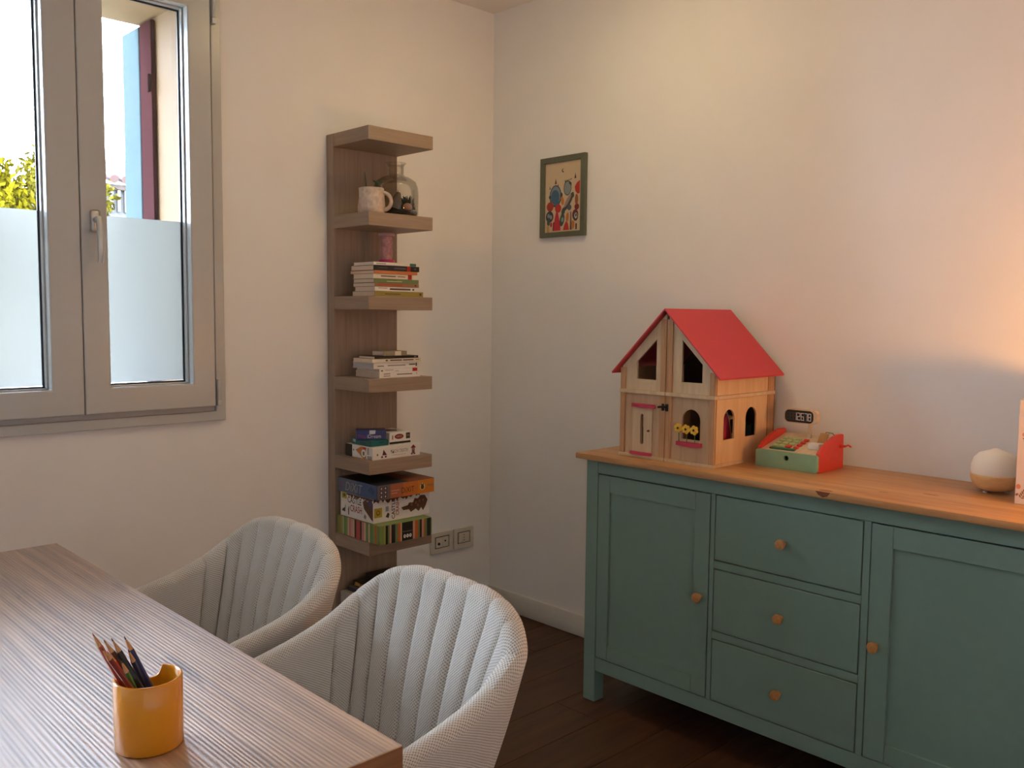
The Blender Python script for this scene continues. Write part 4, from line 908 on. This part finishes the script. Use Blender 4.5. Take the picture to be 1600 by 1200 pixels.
# display on its stem
st = MB().plate([[(-1.618, 0.958), (-1.632, 0.958), (-1.630, 1.018), (-1.622, 1.018)]], (-0.102, 0, 0), (0, 1, 0), (0, 0, 1), (-1, 0, 0), 0.010).build('display_stem', M_BEI, t)
o = MB().plate([rrect(-1.660, 1.0135, -1.5450, 1.0600, 0.016)], (-0.118, 0, 0), (0, 1, 0), (0, 0, 1), (-1, 0, 0), 0.018).build('display', M_BEI, t); bev_mod(o, 0.0015)
f = Face((-0.1181, -1.5450, 1.0135), (0, -1, 0), (0, 0, 1))
f.poly(rrect(0.0035, 0.0035, 0.1025, 0.0430, 0.014), M_BLACK)
SEG = {'0': 'abcdef', '1': 'bc', '2': 'abged', '3': 'abgcd', '6': 'afgedc', '7': 'abc', '8': 'abcdefg'}
def digit(ch, a, m):
    w, h, s = 0.0108, 0.0245, 0.0024; b = 0.0110
    R = {'a': (0, h-s, w, h), 'd': (0, 0, w, s), 'g': (0, h/2-s/2, w, h/2+s/2), 'f': (0, h/2, s, h), 'b': (w-s, h/2, w, h), 'e': (0, 0, s, h/2), 'c': (w-s, 0, w, h/2)}
    for q_ in SEG[ch]:
        r = R[q_]; f.rect(a + r[0], b + r[1], a + r[2], b + r[3], m)
GH = col(62, 64, 70); LT = col(214, 214, 218)
for k, ch in enumerate('8812678'):
    digit('8', 0.0085 + 0.0128*k, GH)
    if k >= 2: digit(ch, 0.0085 + 0.0128*k, LT)
f.rect(0.0085 + 0.0128*5 - 0.0018, 0.0105, 0.0085 + 0.0128*5 - 0.0002, 0.0128, LT)
f.done(o, 'display_digits')
k = MB().box(-0.188, -0.155, -1.705, -1.667, sl(-0.188), 0.9640, 0.001).build('receipt_block', M_WHITE, t)
cd = MB().box(-0.0012, 0.0012, -0.014, 0.014, 0, 0.036)
for v in cd.bm.verts: v.co = Matrix.Rotation(math.radians(38), 3, 'Y') @ v.co + Vector((-0.128, -1.682, sl(-0.128)))
cd.build('card', plain('brown_card', srgb(176, 128, 72), 0.6), t)
MB().tube([(-0.100, -1.676, 0.972), (-0.098, -1.682, 0.992), (-0.092, -1.700, 0.990), (-0.086, -1.7145, 0.975)], 0.0012, 6).build('wire_loop', M_BLACK, t)
MB().lathe([(0.007, 0), (0.007, -0.006), (0.004, -0.0065), (0.004, -0.016)], (-0.090, ry1 - 0.0002, 0.953), 14, 'y').tube([(-0.090, ry1 - 0.0165, 0.953), (-0.078, ry1 - 0.020, 0.956), (-0.070, ry1 - 0.026, 0.950)], 0.003, 8).build('crank', M_RED, t, 40)

# ------------------------------------------------------------------ diffuser, box and lamp on the sideboard
c = (-0.118, -2.188, Z0)
t = thing('aroma_diffuser', c, 'round aroma diffuser with a cream dome over a wooden bowl near the right end', 'diffuser')
for k in range(3):
    a = 2*PI*k/3 + 0.6; MB().lathe([(0.006, 0), (0.006, 0.0040)], (c[0] + 0.032*math.cos(a), c[1] + 0.032*math.sin(a), Z0), 10).build('foot', M_WHITE, t, 40)
MB().lathe([(0.030, 0.0042), (0.046, 0.010), (0.056, 0.022), (0.0615, 0.038), (0.0630, 0.0485), (0.060, 0.0500)], c, 40).build('bowl', wood('bowl_wood', srgb(214, 164, 106), srgb(240, 200, 146), 'y', 4, 12, 0.45, 0.04), t, 50)
MB().lathe([(0.0590, 0.0502), (0.0612, 0.060), (0.0600, 0.076), (0.0540, 0.094), (0.0420, 0.107), (0.0260, 0.113), (0.0150, 0.1165), (0.0080, 0.1205), (0.0030, 0.1215)], c, 40).build('dome', plain('cream_plastic', (0.88, 0.82, 0.70), 0.4, 0.01), t, 60)
bx0, bx1, by0, by1 = -0.250, -0.030, -2.455, -2.2785
t = thing('flowered_box', ((bx0+bx1)/2, (by0+by1)/2, Z0), 'upright pale pink box printed with brown and pink sprigs at the right edge', 'box')
bx('carton', plain('blush_card', srgb(214, 200, 194), 0.55, 0.02), t, bx0, bx1, by0, by1, Z0, 1.1520, 0.0012)
f = Face((bx0, by1, Z0), (0, -1, 0), (0, 0, 1))
cb = col(150, 104, 56); cpk = col(206, 130, 104)
def sprig(a, b, s, ang):
    ca, sa = math.cos(ang), math.sin(ang)
    P = lambda u, v: (a + s*(u*ca - v*sa), b + s*(u*sa + v*ca))
    for k in range(4):
        for sd in (-1, 1):
            u, v = P(sd*0.35, 0.4 + 0.5*k); f.ell(u, v, 0.40*s, 0.16*s, cb, ang + sd*0.7, 8)
    u, v = P(0, 2.7); f.ell(u, v, 0.5*s, 0.42*s, cpk, ang, 10)
for (a, b, s, g) in ((0.013, 0.016, 0.0115, -0.55), (0.030, 0.150, 0.013, 0.4), (0.060, 0.03, 0.012, -0.3), (0.075, 0.09, 0.012, 0.2), (0.06, 0.16, 0.012, -0.4), (0.11, 0.04, 0.012, 0.3), (0.12, 0.12, 0.012, -0.2), (0.11, 0.20, 0.012, 0.2), (0.155, 0.07, 0.012, 0.3), (0.16, 0.16, 0.012, -0.3), (0.03, 0.21, 0.011, 0.3)):
    sprig(a, b, s, g)
f.ell(0.0085, 0.047, 0.0055, 0.0065, cpk); f.ell(0.006, 0.026, 0.004, 0.003, cb, 0.8); f.done(t)
lc = (-0.450, -2.750, 0.0)
t = thing('floor_lamp', lc, 'lit floor lamp with a warm glass dome in a brass cup beyond the sideboard', 'lamp')
M_BRASS = plain('brass', (0.62, 0.42, 0.18), 0.3, 0.02, metal=0.9)
MB().lathe([(0.120, 0.0005), (0.122, 0.006), (0.118, 0.016), (0.014, 0.022), (0.010, 0.030), (0.010, 0.985), (0.024, 0.992)], lc, 32).build('lamp_stand', M_BRASS, t, 40)
MB().lathe([(0.024, 0.9925), (0.050, 1.022), (0.0660, 1.054), (0.0665, 1.060), (0.0640, 1.060)], lc, 36).build('lamp_cup', M_BRASS, t, 40)
MB().lathe([(0.0635, 1.0605), (0.0630, 1.068), (0.058, 1.084), (0.044, 1.100), (0.024, 1.109), (0.004, 1.112)], lc, 36).build('dome_diffuser', M_LAMP, t, 60)

# ------------------------------------------------------------------ added fill light on the ceiling, unseen, to brighten the corner
lc = (-0.74, -1.05, ZC)
t = thing('added_ceiling_fill', lc, 'added unseen fill light disc on the ceiling near the corner', 'lamp')
MB().lathe([(0.162, -0.0006), (0.162, -0.030), (0.152, -0.034)], lc, 40).build('rim', M_ALU, t, 40)
MB().lathe([(0.150, -0.0345), (0.146, -0.056), (0.110, -0.072), (0.01, -0.079)], lc, 40).build('diffuser', M_FILL, t, 60)

# ------------------------------------------------------------------ table
t = thing('dining_table', (-2.45, -1.29, 0), 'wooden dining table with a ridged grain in the foreground', 'table')
TX0, TX1, TY0, TY1 = -2.86, -2.041, -2.036, -0.549
o = bx('table_top', M_TABLE, t, TX0, TX1, TY0, TY1, 0.710, 0.750, 0.0012)
o.data.materials.append(wood('shaded_edge_oak', srgb(108, 70, 42), srgb(154, 106, 68), 'x', 10, 5, 0.5, 0.1))  # same oak made darker and browner; shade on the edges painted in
for f in o.data.polygons:
    if abs(f.normal.z) < 0.5: f.material_index = 1
for xx in (TX0 + 0.03, TX1 - 0.08):
    for yy in (TY0 + 0.004, TY1 - 0.054):
        bx('leg', plain('black_steel', (0.02, 0.02, 0.02), 0.4), t, xx, xx + 0.05, yy, yy + 0.05, 0.0, 0.7098, 0.002)

# ------------------------------------------------------------------ pencil pot and pencils
pc = Vector((-2.2995, -1.7900, 0.7503)); PR, PH = 0.0455, 0.0985
t = thing('pencil_pot', pc, 'glossy yellow round pencil pot with a notch in its rim on the table', 'pot')
na = math.atan2(0.042, 0.020)
pm = MB(); N = 96; ro, ri = PR, PR - 0.0045
def rimz(a):
    d = (a - na + PI) % (2*PI) - PI; s = d*PR
    if abs(s) < 0.0170: return PH - math.sqrt(max(0.0, 0.0170**2 - s*s))*1.15
    return PH
outer_b, outer_t, inner_t, inner_b, edge_o, bot_o = [], [], [], [], [], []
for i in range(N):
    a = 2*PI*i/N; ca, sa = math.cos(a), math.sin(a); z = rimz(a)
    P = lambda r, h: pm.bm.verts.new(pc + Vector((r*ca, r*sa, h)))
    bot_o.append(P(ro - 0.0022, 0.0)); outer_b.append(P(ro, 0.0022)); outer_t.append(P(ro, z - 0.0018)); edge_o.append((P(ro - 0.0008, z - 0.0004), P(ro - 0.0022, z), P(ri + 0.0008, z - 0.0004))); inner_t.append(P(ri, z - 0.0018)); inner_b.append(P(ri, 0.005))
seq = [bot_o, outer_b, outer_t, [e[0] for e in edge_o], [e[1] for e in edge_o], [e[2] for e in edge_o], inner_t, inner_b]
for A, B in zip(seq, seq[1:]):
    for i in range(N): pm.bm.faces.new((A[i], A[(i+1) % N], B[(i+1) % N], B[i]))
pm.bm.faces.new(bot_o[::-1]); pm.bm.faces.new(inner_b)
pm.build('pot_wall', M_POT, t, 50)
PEN = [  # tip, base, colour, label
 ((-2.3687, -1.8116, 0.9124), (-2.2809, -1.7993), (118, 34, 30), 'dark red pencil in front of the orange red pencil in the yellow pot'),
 ((-2.3688, -1.7797, 0.9238), (-2.2956, -1.7836), (168, 70, 44), 'orange red pencil, leftmost and highest tip in the yellow pot'),
 ((-2.358, -1.8005, 0.9026), (-2.2825, -1.7716), (190, 58, 36), 'bright red pencil mostly hidden behind the dark red pencil'),
 ((-2.3551, -1.7807, 0.9117), (-2.2728, -1.7923), (92, 56, 40), 'brown pencil between the orange red and black pencils'),
 ((-2.3431, -1.8097, 0.8879), (-2.2872, -1.7789), (54, 104, 50), 'green pencil with the lowest tip in the yellow pot'),
 ((-2.3447, -1.7806, 0.9111), (-2.279, -1.8172), (32, 32, 36), 'black pencil behind the green pencil'),
 ((-2.3295, -1.7995, 0.8966), (-2.274, -1.7691), (28, 36, 66), 'navy blue pencil with a low tip in front of the dark blue pencil'),
 ((-2.3274, -1.7801, 0.9092), (-2.2652, -1.7894), (40, 52, 100), 'dark blue pencil, rightmost in the yellow pot'),
]
for i, (tip, bs, cc, lab) in enumerate(PEN):
    tip = Vector(tip); base = Vector((*bs, 0.7600))
    d = (tip - base).normalized(); L = (tip - base).length
    t = thing('pencil', base, lab, 'pencil', 'pencils in the yellow pot')
    up = d.orthogonal().normalized(); sd = d.cross(up)
    def ringp(mb, h, r, n=6, ph=0.0): return [mb.bm.verts.new(base + d*h + (up*math.cos(2*PI*k/n + ph) + sd*math.sin(2*PI*k/n + ph))*r) for k in range(n)]
    def seg(name, prof, m, par):
        mb = MB(); rs = [ringp(mb, h, r) for h, r in prof]
        for A, B in zip(rs, rs[1:]):
            for k in range(6): mb.bm.faces.new((A[k], A[(k+1) % 6], B[(k+1) % 6], B[k]))
        mb.bm.faces.new(rs[0][::-1]); mb.bm.faces.new(rs[-1]); return mb.build(name, m, par)
    r = 0.0036
    seg('pencil_body', [(0, r), (L - 0.022, r)], col(*cc, rough=0.3), t)
    seg('sharpened_tip', [(L - 0.0219, r*0.98), (L - 0.005, r*0.32)], M_TIPW, t)
    seg('pencil_lead', [(L - 0.0049, r*0.31), (L, 0.0003)], M_LEAD if i in (0, 5) else col(*cc, rough=0.3), t)

# ------------------------------------------------------------------ chairs
def catmull(P, t):
    n = len(P) - 1; i = min(int(t), n - 1); f = t - i
    p0 = P[max(i-1, 0)]; p1 = P[i]; p2 = P[i+1]; p3 = P[min(i+2, n)]
    return tuple(0.5*((2*b) + (-a + c)*f + (2*a - 5*b + 4*c - d)*f*f + (-a + 3*b - 3*c + d)*f*f*f) for a, b, c, d in zip(p0, p1, p2, p3))
RIM = [(0.0, 0.030, 0.812), (0.105, 0.034, 0.809), (0.184, 0.050, 0.788), (0.234, 0.086, 0.746), (0.245, 0.135, 0.710), (0.249, 0.190, 0.685), (0.250, 0.255, 0.666), (0.250, 0.340, 0.648), (0.247, 0.420, 0.632), (0.238, 0.478, 0.608)]
BAS = [(0.0, 0.120, 0.43), (0.080, 0.124, 0.43), (0.138, 0.138, 0.43), (0.172, 0.166, 0.43), (0.190, 0.204, 0.43), (0.192, 0.248, 0.43), (0.202, 0.305, 0.43), (0.208, 0.365, 0.43), (0.210, 0.425, 0.43), (0.208, 0.462, 0.43)]
def make_chair(x0, yc, label):
    """upholstered tub chair facing -x: fwd grows towards -x, lat towards +y"""
    NS = 216                                                       # stations round the shell
    ts = [9*(2*i/NS - 1) for i in range(NS + 1)]
    W2 = lambda lat, fwd, z: Vector((x0 - fwd, yc + lat, z))
    rim, bas = [], []
    for s in ts:
        a = catmull(RIM, min(abs(s), 8.9999)); b = catmull(BAS, min(abs(s), 8.9999)); sg = 1 if s >= 0 else -1
        rim.append(W2(sg*a[0], a[1], a[2])); bas.append(W2(sg*b[0], b[1], b[2]))
    arc = [0.0]
    for a, b in zip(rim, rim[1:]): arc.append(arc[-1] + (b - a).length)
    mid = arc[NS//2]
    iseam = [min(range(NS+1), key=lambda i: abs(ts[i] - v)) for v in (-4.4, 4.4)]
    A0, A1 = arc[iseam[0]], arc[iseam[1]]; NCH = 10
    cuts = [min(range(NS+1), key=lambda i: abs(arc[i] - (A0 + (A1-A0)*k/NCH))) for k in range(NCH+1)]
    KI, KR, KO = 16, 8, 12                                         # rows inside, over the rim, outside
    rows = []
    for i in range(NS+1):
        im, ip = max(i-1, 0), min(i+1, NS)
        tr = rim[ip] - rim[im]; tb = bas[ip] - bas[im]
        nr = Vector((tr.y, -tr.x, 0)).normalized(); nb = Vector((tb.y, -tb.x, 0)).normalized()   # towards inside or outside
        cen = W2(0, 0.40, 0.6)
        if (cen - rim[i]).dot(nr) < 0: nr = -nr
        if (cen - bas[i]).dot(nb) < 0: nb = -nb
        e = abs(ts[i])
        th = 0.024 - 0.004*max(0, min(1, (e-4)/3))
        gr = 0.0
        if iseam[0] <= i <= iseam[1]:
            for a, b in zip(cuts, cuts[1:]):
                if a <= i <= b:
                    u = (arc[i] - arc[a])/(arc[b] - arc[a]); gr = 0.0120*(1 - abs(2*u - 1)**5) - 0.0070
        col_ = []
        for k in range(KI+1):
            v = k/KI; p = bas[i].lerp(rim[i], v); n = nb.lerp(nr, v).normalized()
            fade = 1.0 if v < 0.86 else max(0.45, 1 - (v-0.86)*4)
            lean = 0.012*math.sin(PI*v)*max(0.0, 1 - e/5)
            col_.append(p + n*(th + gr*fade + lean))
        for k in range(1, KR):
            a = PI*k/KR; f2 = max(0.0, math.cos(a)); up = Vector((0, 0, 1))
            col_.append(rim[i] + nr*(th*math.cos(a) + gr*0.45*f2*f2) + up*(th*0.95*math.sin(a) + gr*0.25*math.sin(a)))
        for k in range(KO+1):
            v = 1 - k/KO; p = bas[i].lerp(rim[i], v); n = nb.lerp(nr, v).normalized()
            col_.append(p - n*(th + 0.006*math.sin(PI*v)))
        rows.append(col_)
    K = len(rows[0])
    root = thing('dining_chair', (x0 - 0.26, yc, 0), label, 'chair', 'upholstered chairs at the table')
    off = WLOC[root.name]
    vlen = [0.0]
    for a, b in zip(rows[NS//2], rows[NS//2][1:]): vlen.append(vlen[-1] + (b - a).length)
    def patch(name, i0, i1, k0, k1, close=None):
        vs = []; idx = {}
        for i in range(i0, i1+1):
            for k in range(k0, k1+1): idx[(i, k)] = len(vs); vs.append(rows[i][k] - off)
        fs = []; uvs = []
        for i in range(i0, i1):
            for k in range(k0, k1):
                fs.append((idx[(i, k)], idx[(i, k+1)], idx[(i+1, k+1)], idx[(i+1, k)]))
                uvs += [(arc[i], vlen[k]), (arc[i], vlen[k+1]), (arc[i+1], vlen[k+1]), (arc[i+1], vlen[k])]
        if close is not None:                                      # rounded end of an armrest
            lp = [idx[(close, k)] for k in range(k0, k1+1)]; out = (rows[close][0] - rows[close - (1 if close else -1)][0]); out.z = 0; out.normalize()
            prev = lp; cpt = sum((vs[j] for j in lp), Vector())/len(lp)
            for stp in range(1, 4):
                sc = math.cos(stp/4*PI/2); new = []
                for q, j in enumerate(lp):
                    o_ = vs[j]; axis = (rows[close][min(q, K-1-q) if False else q] - off)
                    # shrink across the thickness only
                    m_ = (vs[lp[q]] + vs[lp[len(lp)-1-q]])/2
                    new.append(len(vs)); vs.append(m_ + (o_ - m_)*sc + out*0.020*math.sin(stp/4*PI/2))
                for q in range(len(lp)-1):
                    fs.append((prev[q], prev[q+1], new[q+1], new[q])); uvs += [(arc[close], vlen[q]), (arc[close], vlen[q+1]), (arc[close]+0.01*stp, vlen[q+1]), (arc[close]+0.01*stp, vlen[q])]
                prev = new
            h = len(lp)//2
            for q in range(h):
                if q+1 <= len(lp)-2-q:
                    fs.append((prev[q], prev[q+1], prev[len(lp)-2-q], prev[len(lp)-1-q])); uvs += [(0, vlen[q]), (0, vlen[q+1]), (0.01, vlen[q+1]), (0.01, vlen[q])]
        me = bpy.data.meshes.new(name); me.from_pydata([tuple(v) for v in vs], [], fs)
        ul = me.uv_layers.new(name='UVMap'); ul.data.foreach_set('uv', [c for uv in uvs for c in uv])
        me.materials.append(M_FAB)
        bm = bmesh.new(); bm.from_mesh(me); bmesh.ops.recalc_face_normals(bm, faces=bm.faces); bm.to_mesh(me); bm.free()
        me.polygons.foreach_set('use_smooth', [True]*len(me.polygons))
        o = bpy.data.objects.new(name, me); COL.objects.link(o); o.parent = root
        return o
    ksp = KI + KR//2 + 1
    for a, b in zip(cuts, cuts[1:]): patch('back_channel', a, b, 0, ksp)
    patch('arm', 0, iseam[0], 0, K-1, close=0); patch('arm', iseam[1], NS, 0, K-1, close=NS)
    patch('outer_shell', iseam[0], iseam[1], ksp, K-1)
    # seat cushion
    sm = MB(); n = 44; prof = [(0.90, 0.405), (0.97, 0.412), (1.0, 0.432), (0.985, 0.455), (0.93, 0.468), (0.75, 0.474), (0.35, 0.476)]
    rings_ = []
    for (s, z) in prof:
        rg = []
        for i in range(n):
            a = 2*PI*i/n; ca, sa = math.cos(a), math.sin(a); pw = 0.55
            lat = 0.178*s*math.copysign(abs(ca)**pw, ca); fw = 0.335 + 0.185*s*math.copysign(abs(sa)**pw, sa)
            rg.append(sm.bm.verts.new(W2(lat, fw, z)))
        rings_.append(rg)
    for A, B in zip(rings_, rings_[1:]):
        for i in range(n): sm.bm.faces.new((A[i], A[(i+1) % n], B[(i+1) % n], B[i]))
    sm.bm.faces.new(rings_[0][::-1]); sm.bm.faces.new(rings_[-1])
    ul = sm.bm.loops.layers.uv.new('UVMap')
    for f_ in sm.bm.faces:
        for lp in f_.loops: lp[ul].uv = (lp.vert.co.x, lp.vert.co.y)
    sm.build('seat_cushion', M_FAB, root, 60)
    MB().box(x0 - 0.49, x0 - 0.16, yc - 0.17, yc + 0.17, 0.375, 0.404, 0.006).build('seat_base', M_BLACK, root)
    for fw in (0.19, 0.46):
        for lt in (-0.145, 0.145):
            a = W2(lt, fw, 0.3748); b = W2(lt*1.35, fw + (0.03 if fw > 0.3 else -0.05), 0.0)
            MB().tube([a, a.lerp(b, 0.5), b], [0.015, 0.013, 0.010], 12).build('leg', M_BLACK, root, 40)
    return root
c1 = make_chair(-1.612, -1.672, 'cream woven tub chair nearest the camera, with channelled back at the table')
c2 = copy_tree(c1); c2.location = c2.location + Vector((0.0, 0.605, 0)); c2['label'] = 'cream woven tub chair farther away, nearer the window wall'
bpy.context.view_layer.update()
